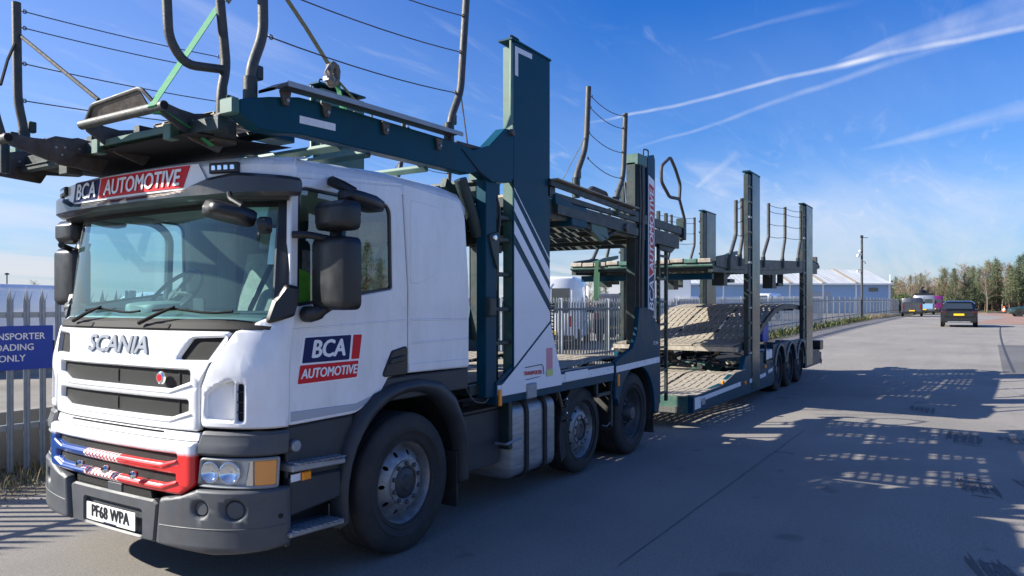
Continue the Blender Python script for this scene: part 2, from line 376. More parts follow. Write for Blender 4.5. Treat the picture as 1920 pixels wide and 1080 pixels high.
# ------------------------------------------------------------------ ground
def gz(x):
    T_ = [(-900, 0), (16, 0), (30, .19), (45, .36), (70, .52), (110, .68), (300, 1.0), (1600, 1.2)]
    for (a, b), (c, d) in zip(T_, T_[1:]):
        if x <= c:
            t = (x - a) / (c - a); return b + (d - b) * t
    return 1.2
def sheet(x0, x1, y0, y1, dz, nx, ny=1, edge=None, xs=None):
    mb = MB(); v = []; f = []
    for i in range(nx + 1):
        x = xs[i] if xs else x0 + (x1 - x0) * i / nx
        for j in range(ny + 1):
            y = y0 + (y1 - y0) * j / ny
            if edge: y = edge(x, j / ny)
            v.append((x, y, gz(x) + dz))
    for i in range(nx):
        for j in range(ny):
            a = i * (ny + 1) + j; f.append((a, a + ny + 1, a + ny + 2, a + 1))
    return mb.add(v, f)
def ground_mat(name, base, dark, light, stains=True, aggr=260):
    m = bpy.data.materials.new(name); m.use_nodes = True; t = NT(m.node_tree)
    b = t.N('ShaderNodeBsdfPrincipled'); o = t.N('ShaderNodeOutputMaterial'); t.L(b.outputs[0], o.inputs[0])
    tc = t.N('ShaderNodeTexCoord'); v = tc.outputs['Object']
    def nse(s, d=5, r=.6, vec=v):
        n = t.N('ShaderNodeTexNoise'); n.inputs['Scale'].default_value = s; n.inputs['Detail'].default_value = d; n.inputs['Roughness'].default_value = r; t.L(vec, n.inputs[0]); return n.outputs[0]
    c = t.ramp(nse(0.35, 6), [(0.3, dark), (0.5, base), (0.72, light)])
    g = nse(aggr, 2, .7); c = t.mix(0.55, c, t.ramp(g, [(0.3, 0.35), (0.5, 0.5), (0.68, 0.85)]), blend='OVERLAY')
    g2 = nse(28, 4, .7); g3 = nse(95, 2, .6); c = t.mix(0.6, c, t.ramp(g3, [(0.34, 0.30), (0.5, 0.5), (0.66, 0.74)]), blend='OVERLAY'); c = t.mix(0.4, c, t.ramp(g2, [(0.3, 0.36), (0.7, 0.62)]), blend='OVERLAY')
    if stains:
        mp = t.N('ShaderNodeMapping'); mp.inputs['Rotation'].default_value = (0, 0, R(4)); mp.inputs['Scale'].default_value = (0.06, 1.1, 1); t.L(v, mp.inputs[0])
        k = nse(1.6, 5, .6, mp.outputs[0]); c = t.mix(t.math('MULTIPLY', t.ramp(k, [(0.50, 0), (0.70, 1)]), 0.16), c, tuple(x * .45 for x in col4(base)[:3]))
        s2 = nse(1.7, 3, .5); c = t.mix(t.math('MULTIPLY', t.ramp(s2, [(0.66, 0), (0.72, 1)]), 0.45), c, tuple(x * .35 for x in col4(base)[:3]))
    t.L(c, b.inputs['Base Color'])
    b.inputs['Roughness'].default_value = 0.82; b.inputs['Specular IOR Level'].default_value = 0.35
    bp = t.N('ShaderNodeBump'); bp.inputs['Strength'].default_value = 0.6; bp.inputs['Distance'].default_value = 0.006
    t.L(t.math('ADD', g, t.math('MULTIPLY', g2, 0.6)), bp.inputs['Height']); t.L(bp.outputs[0], b.inputs['Normal']); return m
ASPH = ground_mat('asphalt', (0.225, 0.208, 0.186), (0.188, 0.174, 0.157), (0.262, 0.241, 0.214))
ASPH2 = ground_mat('asphalt_patch', (0.115, 0.112, 0.110), (0.09, 0.089, 0.088), (0.14, 0.137, 0.132))
EARTH = ground_mat('compound_gravel', (0.20, 0.18, 0.15), (0.12, 0.11, 0.09), (0.28, 0.26, 0.22), False, 60)
GRASSM = ground_mat('rough_grass', (0.10, 0.10, 0.045), (0.06, 0.065, 0.03), (0.19, 0.16, 0.085), False, 30)
REDM = ground_mat('red_blaes', (0.27, 0.17, 0.13), (0.20, 0.125, 0.10), (0.32, 0.22, 0.17), False, 30)
def setg(name, mb, m): return setting(link(name, mb.mesh(name, smooth=30), m))
setg('ground', sheet(0, 0, -900, 900, -0.04, 7, 4, None, [-400, 16, 30, 45, 70, 110, 300, 1500]), GRASSM)
def roade(x, t):
    yl = 4.55 if x < 60 else 4.55 - (x - 60) * 0.05
    yr = -60 if x < 90 else -60
    return yr + (yl - yr) * t
setg('road', sheet(-40, 112, -60, 4.5, 0.0, 150, 4, roade), ASPH)
setg('compound_yard', sheet(-30, 130, 5.6, 70, 0.0, 80, 2), EARTH)

# ------------------------------------------------------------------ cab front surface
def _contour():
    pts = []; N = 400
    for i in range(N + 1):
        u = 1 - (1 - i / N) ** 2.5; pts.append((.38 * (1 - max(0, 1 - u ** 3.2) ** (1 / 2.2)), 1.25 - 1.2 * u))
    for k in range(1, 60): pts.append((.38 + k * .05, .05))
    s = [0]
    for i in range(1, len(pts)): s.append(s[-1] + math.dist(pts[i], pts[i - 1]))
    return pts, s
PTS, SS = _contour(); S1 = SS[400]
def cs(s):
    a = abs(s); i = min(max(bisect.bisect(SS, a) - 1, 0), len(SS) - 2); t = (a - SS[i]) / (SS[i + 1] - SS[i])
    x = PTS[i][0] * (1 - t) + PTS[i + 1][0] * t; y = PTS[i][1] * (1 - t) + PTS[i + 1][1] * t
    return x, (y if s >= 0 else 2.5 - y)
def lut(T_):
    def g(z):
        if z <= T_[0][0]: return T_[0][1]
        for (a, b), (c, d) in zip(T_, T_[1:]):
            if z <= c: return b + (d - b) * (z - a) / (c - a)
        return T_[-1][1]
    return g
FX = lut([(.28, .05), (.355, 0), (.95, 0), (1.0, .02), (1.4, .025), (1.62, .08), (1.68, .12), (2.2, .19), (2.5, .25)])
FV = lut([(2.38, .20), (2.42, .13), (2.63, .13), (2.66, .20), (2.69, .42), (2.70, .6)])
def fm(fx=FX, d=0.0):
    def g(s, z, w):
        x, y = cs(s); x0, y0 = cs(s - .012); x1, y1 = cs(s + .012); t = Vector((x1 - x0, y1 - y0)).normalized()
        n = Vector((t.y, -t.x))
        if n.x > 0.999: n = -n
        # outward normal: points to -X in the middle, to the sides at the corners
        c_ = Vector((x - 1.3, y - 1.25))
        if n.dot(c_) < 0: n = -n
        wt = min(1, max(0, (S1 + .12 - abs(s)) / .3)); q = d + w
        return (x + fx(z) * wt + n.x * q, y + n.y * q, z)
    return g
def fpanel(outer, th=0.03, bev=0.006, d=0.0, holes=(), cuts=0.05, fx=FX):
    return shape(outer, th, bev, holes, cuts, fm(fx, d))
def mir(l): return [(-p[0], *p[1:]) for p in l][::-1]

# ================================================================== THE TRANSPORTER TRUCK
truck = thing('car_transporter', 'white cab car transporter lorry with dark green decks and red and blue lower grille', 'lorry', (3.2, 1.25, 0))
def tp(name, mb, m, par=None, **k): return mb.part(name, m, par or truck, **k)
def both(fn): return [(1, fn)]
NEAR = lambda d=0.0: (lambda u, v, w: (u, .05 - d - w, v))
FAR = lambda d=0.0: (lambda u, v, w: (u, 2.45 + d + w, v))
def mirror_mb(mb): q = MB(); q.v = [(x, 2.5 - y, z) for x, y, z in mb.v]; q.f = [f[::-1] for f in mb.f]; return q

# --- cab shell
tp('cab_backing', fpanel([(-1.34, .36), (1.34, .36), (1.34, 1.66), (-1.34, 1.66)], .02, 0, -.07), BLACKM)
door_l = fillet([(.39, 1.055, .02), (.95, 1.06, .3), (1.17, 1.15, .2), (1.27, 1.27, .03), (1.475, 1.285, 0), (1.475, 1.9, .02), (1.415, 2.62, .04), (.405, 2.545, .03)])
win_h = fillet([(.455, 1.765, .02), (1.315, 1.885, .03), (1.30, 2.48, .09), (.465, 2.50, .07)], 0, 5)
rear_l = fillet([(1.487, 1.285, 0), (2.235, 1.275, .02), (2.24, 1.9, .3), (2.18, 2.50, .2), (2.10, 2.60, .1), (1.425, 2.645, .02), (1.487, 1.9, .02)])
for side, fn in (('n', NEAR), ('f', FAR)):
    d = tp('door', shape(door_l, .035, .006, [win_h], None, fn()), WHITE)
    tp('window_seal', shape(inset(ccw(win_h), -.012), .02, .004, [inset(ccw(win_h), .018)], None, fn(-.006)), BLACKP, d)
    tp('window', shape(inset(ccw(win_h), .012), 0, 0, (), None, fn(-.018)), GSIDE, d)
    tp('cab_rear_side', shape(rear_l, .035, .006, (), None, fn()), WHITE)
    # raised pressing on the sleeper side
    pr = fillet([(1.50, 1.93, .02), (1.60, 1.925, .2), (1.86, 2.03, .22), (1.92, 2.2, .1), (1.90, 2.52, .09), (1.50, 2.545, .04)], 0, 6)
    tp('side_pressing', shape(pr, .016, .009, (), None, fn(.004)), WHITE)
    for z0, z1 in ((1.66, 1.655), (1.49, 1.50)):
        tp('swage_line', shape(fillet([(1.50, z0), (2.23, z1), (2.23, z1 + .016), (1.50, z0 + .016)]), .006, .004, (), None, fn(.004)), WHITE)
    tp('sill_strip', shape(fillet([(1.49, 1.29), (2.23, 1.285), (2.23, 1.345), (1.49, 1.35)], .006), .008, .003, (), None, fn(.006)), WHITE)
    tp('door_swage', shape(fillet([(.40, 1.62), (1.46, 1.66), (1.46, 1.675), (.40, 1.635)]), .006, .004, (), None, fn(.003)), WHITE)
    tp('door_lower_trim', shape(fillet([(.40, 1.075), (.95, 1.08), (1.10, 1.13), (1.10, 1.16), (.95, 1.125), (.40, 1.135)]), .006, .003, (), None, fn(.004)), mat('trim_grey_blue', (.35, .38, .43), .35, coat=.4))
    hp = tp('door_handle', shape(fillet([(1.19, 1.275), (1.468, 1.275), (1.468, 1.485), (1.30, 1.455)], .03), .02, .008, (), None, fn(.012)), BLACKP)
    tp('handle_bar', shape(fillet([(1.26, 1.36), (1.43, 1.38), (1.43, 1.42), (1.27, 1.40)], .01), .03, .006, (), None, fn(.03)), BLACKP, hp)
tp('cab_inner_side', MB().box(.42, 2.2, .10, .11, 1.27, 1.75).box(1.35, 2.2, .10, .11, 1.27, 2.58).box(.42, 2.2, 2.39, 2.40, 1.27, 1.75).box(1.35, 1.6, 2.39, 2.40, 1.27, 2.58).box(1.9, 2.2, 2.39, 2.40, 1.27, 2.58), mat('cab_trim_beige', (.40, .40, .36), .8))
tp('cab_rear_wall', MB().box(2.19, 2.235, .10, 2.40, 1.22, 2.58), WHITE, bevel=.01)
tp('cab_floor', MB().box(.30, 2.2, .10, 2.40, 1.2, 1.26), BLACKP)
# roof: lofted shell
rf = MB(); prof = [(.053, 2.555), (.055, 2.615), (.085, 2.655), (.16, 2.68), (.4, 2.695), (1.25, 2.70), (2.10, 2.695), (2.34, 2.68), (2.415, 2.655), (2.445, 2.615), (2.447, 2.555)]
st = [(.32, -.02, .98), (.45, .0, 1), (1.3, .015, 1), (1.95, .0, 1), (2.12, -.02, 1), (2.2, -.07, .99), (2.235, -.14, .975)]
for x, dz, k in st:
    for y, z in prof: rf.v.append((x, 1.25 + (y - 1.25) * k, max(2.50, z + dz + (.03 if x > 1 else 0) * (z - 2.555) * 6)))
n_ = len(prof)
for i in range(len(st) - 1):
    for j in range(n_ - 1): a = i * n_ + j; rf.f.append((a, a + 1, a + n_ + 1, a + n_))
rf.f.append(tuple(range(n_))); rf.f.append(tuple(range((len(st) - 1) * n_, len(st) * n_)))
tp('cab_roof', rf, WHITE, smooth=50)
for fn in (NEAR, FAR):
    tp('roof_rail', shape(fillet([(.39, 2.535), (1.42, 2.615), (1.43, 2.655), (.39, 2.59)], .01), .05, .012, (), None, fn(-.002)), WHITE)
# windscreen, pillars, cowl
tp('windscreen', fpanel([(-1.17, 1.665), (1.17, 1.665), (1.13, 2.43), (-1.13, 2.43)], 0, 0, -.01, cuts=.03), GWIN, smooth=80)
for sg in (1, -1):
    l = [(1.165, 1.64), (1.295, 1.64), (1.285, 1.75), (1.26, 2.46), (1.12, 2.46)]
    tp('windscreen_pillar', fpanel(l if sg > 0 else mir(l), .05, .012, .008, cuts=.04), BLACKP)
    l = [(1.27, 1.70), (1.40, 1.70), (1.40, 2.50), (1.24, 2.50)]
    tp('door_pillar', fpanel(l if sg > 0 else mir(l), .03, .005, -.006, cuts=.04), WHITE)
tp('screen_border', fpanel([(-1.17, 2.37), (1.17, 2.37), (1.15, 2.46), (-1.15, 2.46)], .01, 0, -.004), BLACKP)
cowl = tp('cowl', fpanel(fillet([(-1.2, 1.612), (1.2, 1.612), (1.2, 1.665), (.9, 1.69), (-.9, 1.69), (-1.2, 1.665)], .02), .06, .02, .015, cuts=.06), mat('cowl_black', (.012, .012, .013), .7, spec=.25))
for s0 in (-.5, .35):
    tp('cowl_vent', fpanel(rect(s0 - .13, s0 + .13, 1.63, 1.66, .015), .01, .004, .022), BLACKM, cowl)
def fpt(s, z, d, fx=FX): return fm(fx, d)(s, z, 0)
WIPM = mat('matt_black', (.010, .010, .011), .85, spec=.15)
for a, b, c in (((-.62, 1.668), (-.30, 1.765), (.08, 1.765)), ((.20, 1.662), (.50, 1.765), (1.02, 1.755))):
    wi = tp('wiper', MB().tube([fpt(*a, .05), fpt((a[0] * .45 + b[0] * .55), a[1] * .45 + b[1] * .55, .055), fpt(*b, .04)], [.014, .012, .007], 8), WIPM)
    tp('wiper_blade', MB().tube([fpt(b[0] - .22 + t * .11, b[1] - .025 + .012 * math.sin(t), .028) for t in range(0, 7)], .008, 6), WIPM, wi)
# upper visor and banner
tp('roof_cap', fpanel(fillet([(-1.33, 2.43), (1.33, 2.43), (1.35, 2.60), (1.28, 2.68), (.6, 2.695), (-.6, 2.695), (-1.28, 2.68), (-1.35, 2.60)], .03), .03, .01, .04, cuts=.045, fx=FV), WHITE, smooth=50)
vz = fillet([(-1.36, 2.425, .04), (-.8, 2.405), (.8, 2.405), (1.36, 2.425, .04), (1.37, 2.53, .04), (.98, 2.555), (.80, 2.53), (.62, 2.475), (.45, 2.463), (-.45, 2.463), (-.62, 2.475), (-.80, 2.53), (-.98, 2.555), (-1.37, 2.53, .04)])
vis = tp('sun_visor', fpanel(vz, .10, .022, .085, cuts=.045, fx=FV), mat('visor_grey', (.028, .031, .036), .34, coat=.35, var=.1))
tp('visor_underside', fpanel([(-1.25, 2.40), (1.25, 2.40), (1.25, 2.44), (-1.25, 2.44)], .12, 0, .05, fx=FV), BLACKP, vis)
bz0, bz1 = 2.478, 2.615
ban = tp('roof_banner', fpanel([(-.78, bz0 - .006), (.70, bz0 - .006), (.80, bz0 + .01), (.72, bz1 + .006), (-.60, bz1 + .006)], .006, .001, .056, fx=FV), LETTER)
tp('banner_navy', fpanel([(-.64, bz0 + .008), (-.31, bz0 + .008), (-.27, bz1), (-.60, bz1)], .003, 0, .0605, fx=FV), NAVY, ban)
tp('banner_red', fpanel([(-.29, bz0 + .008), (.60, bz0 + .008), (.66, bz1), (-.25, bz1)], .003, 0, .0605, fx=FV), RED, ban)
tp('banner_lettering', text_mb('BCA', .145, off(fm(FV, .0665), -.455, (bz0 + bz1) / 2 - .002), .25, .004, .002, xs=.95, cuts=.03), LETTER, ban)
tp('banner_lettering', text_mb('AUTOMOTIVE', .138, off(fm(FV, .0665), .18, (bz0 + bz1) / 2 - .002), .25, .0035, .002, xs=.90, cuts=.03), LETTER, ban)
for sg in (1, -1):
    l = rect(.80, .99, 2.555, 2.618, .008); l = l if sg > 0 else mir(l)
    q = tp('marker_lamp', fpanel(l, .03, .006, .062, fx=FV), BLACKP)
    for k in range(4): tp('led', fpanel(rect(sg * .835 + sg * k * .04 - .013, sg * .835 + sg * k * .04 + .013, 2.572, 2.602, .006), .006, .002, .066, fx=FV), CHROME, q)
# bonnet grille
bon = fillet([(-.80, 1.03, .03), (.80, 1.03, .03), (.80, 1.30, .05), (.86, 1.44, .05), (.97, 1.62, .02), (-.97, 1.62, .02), (-.86, 1.44, .05), (-.80, 1.30, .05)])
us = fillet([(-.60, 1.272, .02), (.57, 1.272, .02), (.725, 1.32, .01), (.725, 1.388, .02), (-.725, 1.388, .02), (-.725, 1.32, .01)])
ls = fillet([(-.60, 1.10, .02), (.57, 1.10, .02), (.715, 1.145, .01), (.715, 1.212, .02), (-.715, 1.212, .02), (-.715, 1.145, .01)])
lp = fillet([(.60, 1.445, .02), (.875, 1.45, .02), (.955, 1.585, .02), (.69, 1.575, .05)])
bp = tp('bonnet_grille', fpanel(bon, .045, .012, .01, [us, ls, lp, mir(lp)], cuts=.05), WHITE, smooth=50)
mesh_dark = mat('grille_insert', (.010, .011, .012), .55, spec=.25, bump=.8, bscale=420)
for q in (us, ls):
    tp('grille_insert', fpanel(inset(ccw(q), -.006), .02, 0, -.022, cuts=.05), mesh_dark, bp)
    zc = sum(p[1] for p in q) / len(q)
    for sgn in (0, .62): 
        tp('grille_edge', fpanel(rect(sgn - .004, sgn + .004, zc - .04, zc + .04), .01, .002, -.016), BLACKP, bp)
    z1_ = max(p[1] for p in q); z0_ = min(p[1] for p in q)
    # folded bars above and below each slot
    tp('grille_fold', fpanel(fillet([(-.60, z0_ - .026), (.57, z0_ - .026), (.75, z0_ + .03), (.735, z0_ + .036), (.565, z0_ - .012), (-.60, z0_ - .012), (-.735, z0_ + .036), (-.75, z0_ + .03)], .004), .012, .005, .018), WHITE, bp)
for l in (lp, mir(lp)): tp('air_intake', fpanel(inset(ccw(l), -.004), .02, 0, -.02), mesh_dark, bp)
tp('maker_lettering', text_mb('SCANIA', .150, off(fm(FX, .021), -.005, 1.522), 0, .005, .008, xs=1.30, cuts=.03, spacing=.97), mat('satin_grey_lettering', (.20, .21, .23), .35, metal=.4), bp)
bd = tp('round_badge', MB().lathe([(0, -.016), (.030, -.016), (.038, -.010), (.040, 0)], (0, 0, 0), 20, 'X').xform(Matrix.Translation(fpt(.485, 1.335, .004))), CHROME, bp)
tp('badge_centre', MB().lathe([(0, -.006), (.022, -.006), (.024, 0)], (0, 0, 0), 16, 'X').xform(Matrix.Translation(Vector(fpt(.485, 1.335, .004)) - Vector((.012, 0, 0)))), RED, bp)
# corner panels with side intakes
cp = fillet([(.812, 1.055, .04), (1.362, 1.05, .01), (1.362, 1.725, .02), (1.27, 1.735, .08), (1.12, 1.69, .1), (.99, 1.625, .05), (.87, 1.435, .05), (.812, 1.29, .05)])
slit = fillet([(1.045, 1.095, .015), (1.085, 1.095, .015), (1.085, 1.315, .015), (1.045, 1.315, .015)])
scoop = fillet([(.855, 1.11, .04), (1.03, 1.095, .02), (1.03, 1.335, .02), (.93, 1.31, .08), (.855, 1.25, .04)])
for sg in (1, -1):
    m_ = (lambda l: l) if sg > 0 else mir
    q = tp('corner_panel', fpanel(m_(cp), .04, .012, .012, [m_(slit), m_(scoop)], cuts=.04), WHITE, smooth=50)
    # scoop floor slopes back towards the slit
    sc = scoop; fn_ = fm(FX, 0)
    def sf(u, v, w, fn_=fn_): return fn_(u, v, w - .004 - .045 * max(0, min(1, (abs(u) - .86) / .17)))
    tp('scoop_floor', shape(m_(inset(ccw(sc), -.008)), .01, 0, (), .02, sf), WHITE, q)
    tp('intake_slit', fpanel(m_(inset(ccw(slit), -.01)), .01, 0, -.02), BLACKM, q)
    for k in range(3): tp('intake_rib', fpanel(m_(rect(1.045, 1.085, 1.145 + k * .06, 1.152 + k * .06)), .015, .001, .0), BLACKP, q)
    # step below pillar: mirror foot cover
    l = fillet([(1.13, 1.66, .03), (1.335, 1.71, .03), (1.37, 1.80, .03), (1.37, 1.885, .03), (1.24, 1.90, .04), (1.16, 1.80, .03)])
    tp('pillar_foot', fpanel(m_(l), .06, .02, .045, cuts=.04), BLACKP)
# band between bonnet and lower grille
tp('lower_band', fpanel(fillet([(-.80, .97, .01), (.80, .97, .01), (.80, 1.02, .01), (-.80, 1.02, .01)]), .03, .004, -.005, [rect(-.55, .5, .998, 1.012)]), WHITE)
for sg in (1, -1):
    m_ = (lambda l: l) if sg > 0 else mir
    tp('shoulder_panel', fpanel(m_(fillet([(.80, .895, .015), (1.37, .895, .01), (1.37, 1.035, .03), (.82, 1.035, .03)])), .05, .018, .018, cuts=.04), GREYP)
    hl = fillet([(.812, .712, .02), (1.30, .705, .015), (1.31, .885, .015), (.83, .885, .03)])
    hb = tp('headlamp', fpanel(m_(hl), .05, .008, .012, [m_(inset(ccw(hl), .016))], cuts=.03), mat('lamp_frame', (.30, .31, .31), .35))
    tp('lamp_bowl', fpanel(m_(inset(ccw(hl), .012)), .006, 0, -.030, cuts=.03), mat('lamp_bowl', (.55, .58, .60), .35, metal=.5), hb)
    for s_, r_ in ((.895, .058), (1.02, .060)):
        L0 = fpt(sg * s_, .80, -.012); dx = Vector(fpt(sg * s_, .80, .1)) - Vector(L0); rot = dx.to_track_quat('Z', 'Y').to_matrix().to_4x4()
        tp('reflector', MB().lathe([(r_ * .1, -.016), (r_ * .5, -.012), (r_ * .85, .006), (r_, .016), (r_ * 1.08, .014)], n=20, axis='Z').xform(Matrix.Translation(L0) @ rot), CHROME, hb)
    tp('amber_indicator', fpanel(m_(fillet([(1.165, .725, .008), (1.285, .722, .008), (1.292, .87, .008), (1.165, .87, .008)])), .02, .006, .006, cuts=.03), ORANGE, hb)
    tp('lamp_divider', fpanel(m_(fillet([(1.11, .72), (1.16, .72), (1.16, .875), (1.135, .875)], .01)), .02, .006, .0, cuts=.02), CHROME, hb)
    tp('lamp_lens', fpanel(m_(inset(ccw(hl), .013)), 0, 0, .008, cuts=.03), GLENS, hb)
# tricolour lower grille: paint by position on the panel
tri = bpy.data.materials.new('tricolour_paint'); tri.use_nodes = True; t = NT(tri.node_tree)
b = t.N('ShaderNodeBsdfPrincipled'); o = t.N('ShaderNodeOutputMaterial'); t.L(b.outputs[0], o.inputs[0]); b.inputs['Roughness'].default_value = .3; b.inputs['Coat Weight'].default_value = .5
tcx = t.N('ShaderNodeTexCoord'); sp = t.N('ShaderNodeSeparateXYZ'); t.L(tcx.outputs['Object'], sp.inputs[0])
yy, z_ = sp.outputs[1], sp.outputs[2]
blue = t.math('GREATER_THAN', yy, 1.52); red = t.math('LESS_THAN', yy, 1.13)
strp = t.math('GREATER_THAN', t.math('FRACT', t.math('MULTIPLY', t.math('ADD', yy, t.math('MULTIPLY', z_, .25)), 1 / .040)), .45)
c = t.mix(strp, (.62, .03, .03), (.78, .78, .78)); c = t.mix(blue, c, (.012, .055, .24)); c = t.mix(red, c, (.66, .018, .018))
nzz = t.N('ShaderNodeTexNoise'); nzz.inputs['Scale'].default_value = 30; t.L(tcx.outputs['Object'], nzz.inputs[0])
zt = t.math('ADD', z_, t.math('MULTIPLY', t.math('SUBTRACT', nzz.outputs[0], .5), .02))
c = t.mix(t.ramp(zt, [(.885, 0), (.91, 1)]), c, (.78, .80, .82)); t.L(c, b.inputs['Base Color'])
tg = fillet([(-.78, .665, .07), (.70, .655, .08), (.80, .72, .04), (.80, .965, .02), (-.80, .965, .02), (-.80, .73, .05)])
s1_ = fillet([(-.57, .838, .01), (.56, .838, .01), (.67, .858, .01), (.67, .893, .01), (-.69, .893, .01), (-.69, .858, .01)])
s2_ = fillet([(-.57, .722, .01), (.56, .712, .01), (.66, .735, .01), (.66, .775, .01), (-.68, .785, .01), (-.68, .745, .01)])
lg = tp('lower_grille', fpanel(tg, .05, .014, .03, [s1_, s2_], cuts=.05), tri, smooth=50)
for q in (s1_, s2_): tp('grille_insert', fpanel(inset(ccw(q), -.006), .02, 0, .0, cuts=.06), mesh_dark, lg)
for q in (s1_, s2_):
    z0_ = min(p[1] for p in q)
    tp('grille_fold', fpanel(fillet([(-.57, z0_ - .036), (.56, z0_ - .036), (.69, z0_ + .012), (.68, z0_ + .026), (.55, z0_ - .010), (-.57, z0_ - .010), (-.70, z0_ + .026), (-.71, z0_ + .012)], .006), .02, .008, .040), tri, lg)
for s_ in (-.27, .03, .33):
    tp('small_lamp', MB().lathe([(0, -.03), (.018, -.028), (.026, -.015), (.027, 0), (.02, .012)], n=14, axis='X').xform(Matrix.Translation(fpt(s_, .742, .05))), CHROME, lg)
tp('towing_cover', fpanel(fillet([(-.42, .605), (.44, .590), (.42, .655), (-.42, .665)], .01), .03, .006, .004, [rect(-.03, .13, .60, .65)], cuts=.06), mesh_dark)
tp('towing_flap', fpanel(fillet([(-.03, .598), (.13, .598), (.13, .655), (-.03, .655)], .004), .04, .006, .012), GREYP)
# bumper
bc = fillet([(-.44, .34, .03), (.47, .34, .03), (.50, .58, .01), (.46, .60, .01), (-.42, .60, .01), (-.47, .58, .01)])
pr_ = rect(-.29, .35, .365, .52, .02)
bmp = tp('bumper', fpanel(bc, .05, .012, .022, [pr_], cuts=.05), GREYP)
tp('plate_recess', fpanel(rect(-.31, .37, .35, .54), .01, 0, -.012), GREYP, bmp)
for sg in (1, -1):
    m_ = (lambda l: l) if sg > 0 else mir
    l = fillet([(.485, .335, .03), (.9, .315, .1), (1.375, .36, .02), (1.375, .705, .03), (.82, .70, .06), (.70, .655, .05), (.52, .62, .03)])
    ho = lambda s_, z_, r_: [(s_ + r_ * math.cos(a * math.pi / 8), z_ + r_ * math.sin(a * math.pi / 8)) for a in range(16)]
    h1, h2 = ho(.85, .585, .045), ho(1.06, .59, .055)
    q = tp('bumper_corner', fpanel(m_(l), .06, .018, .030, [m_(h1), m_(h2)], cuts=.045), GREYP, smooth=50)
    for s_, r_ in ((.85, .043), (1.06, .053)): tp('fog_lamp_blank', fpanel(m_(ho(s_, .588, r_)), .015, .006, .016), GREYP, q)
    tp('bumper_crease', fpanel(m_(fillet([(.53, .46), (1.36, .485), (1.36, .492), (.53, .467)])), .006, .003, .033, cuts=.05), GREYP, q)
    tp('parking_sensor', fpanel(m_(ho(1.30, .54, .014)), .01, .002, .034), BLACKM, q)
npl = tp('number_plate', fpanel(rect(-.245, .30, .385, .497, .006), .006, .002, .030), PLATEM)
tp('plate_lettering', text_mb('PF68 WPA', .108, off(fm(FX, .0335), .028, .446), 0, .003, .002, xs=.84, cuts=.05, spacing=1.05), INK, npl)
tp('plate_blue_line', fpanel(rect(-.04, .10, .389, .395), .001, 0, .0335), NAVY, npl)

# --- lower cab side: steps, wheel arches
arc = lambda cx, cz, r, a0, a1, n=18: [(cx + r * math.cos(R(a0 + (a1 - a0) * i / n)), cz + r * math.sin(R(a0 + (a1 - a0) * i / n))) for i in range(n + 1)]
fend = [(.79, .34), (.79, .62), (.85, .86), (.97, 1.06), (1.12, 1.17), (1.33, 1.225), (1.60, 1.235), (1.85, 1.19), (2.03, 1.06), (2.15, .85), (2.19, .64), (2.19, .36), (2.12, .36)] + arc(1.49, .52, .63, -12, 180, 20) + [(.88, .34)]
for sd_, fn in ((1, NEAR), (-1, FAR)):
    fe = tp('wheel_arch', shape(fend, .13, .035, (), None, fn(.055)), GREYD, smooth=50)
    tp('cab_skirt', shape(fillet([(1.20, 1.10), (2.235, 1.10), (2.235, 1.268), (1.25, 1.268)], .02), .06, .01, (), None, fn(-.004)), GREYD)
    tp('step_panel', shape(fillet([(.385, .60), (.85, .60), (.95, 1.05), (.385, 1.045)], .01), .03, .01, (), None, fn(-.015)), GREYD)
    tp('step_panel', shape(fillet([(.385, .515), (.80, .545), (.80, .72), (.385, .745)], .01), .05, .012, (), None, fn(.02)), GREYD)
    tp('step_well', shape(rect(.36, .86, .33, .62), .02, 0, (), None, fn(-.16)), BLACKM)
    tp('step_side_wall', shape(rect(.365, .39, .34, .62), .18, .0, (), None, fn(.005)), GREYD)
    for x0, x1, z0, z1, zz0 in ((.365, .80, .862, .832, .785), (.35, .79, .465, .44, .40)):
        q = tp('step', shape(fillet([(x0, zz0), (x1, zz0 - .02), (x1, z1 - .03), (x0 + .03, z0 - .03), (x0, z0 - .035)], .012), .22, .008, (), None, fn(.06)), ALU)
        for i in range(9):
            for j in range(3):
                tp('step_tread', MB().box(-.016, .016, -.022, .022, 0, .006).xform(Matrix.Translation((x0 + .045 + i * .044, (-.01 + .052 * j) if sd_ > 0 else (2.51 - .052 * j), z0 - .032 - (i / 8) * .015)) @ Matrix.Rotation(R(20), 4, 'Z')), GALV, q)
    tp('side_reflector', shape(rect(.385, .455, .72, .765), .01, .003, (), None, fn(.028)), REFL)
    tp('side_marker', shape(rect(.465, .535, .715, .765, .005), .03, .006, (), None, fn(.035)), ORANGE)
    tp('filler_cap', MB().lathe([(0, -.035), (.030, -.035), (.036, -.028), (.036, 0)], n=16).xform(Matrix.Translation((.43, .06 if sd_ > 0 else 2.44, .93)) @ (Matrix() if sd_ > 0 else Matrix.Rotation(R(180), 4, 'Z'))), GALV)
    # wheel housing
    w_ = MB(); A = arc(1.49, .52, .64, -5, 185, 16)
    y0_, y1_ = (.06, .75) if sd_ > 0 else (1.75, 2.44)
    for x, z in A: w_.v += [(x, y0_, z), (x, y1_, z)]
    for i in range(len(A) - 1): a = 2 * i; w_.f.append((a, a + 1, a + 3, a + 2))
    tp('wheel_housing', w_, BLACKM)
    tp('mud_flap', MB().box(2.08, 2.10, (.06 if sd_ > 0 else 2.0), (.50 if sd_ > 0 else 2.44), .18, .62), RUBBER)
tp('front_undertray', MB().box(.35, 2.2, .76, 1.74, .55, 1.2).box(.30, .80, .2, 2.3, .38, 1.18), BLACKM)

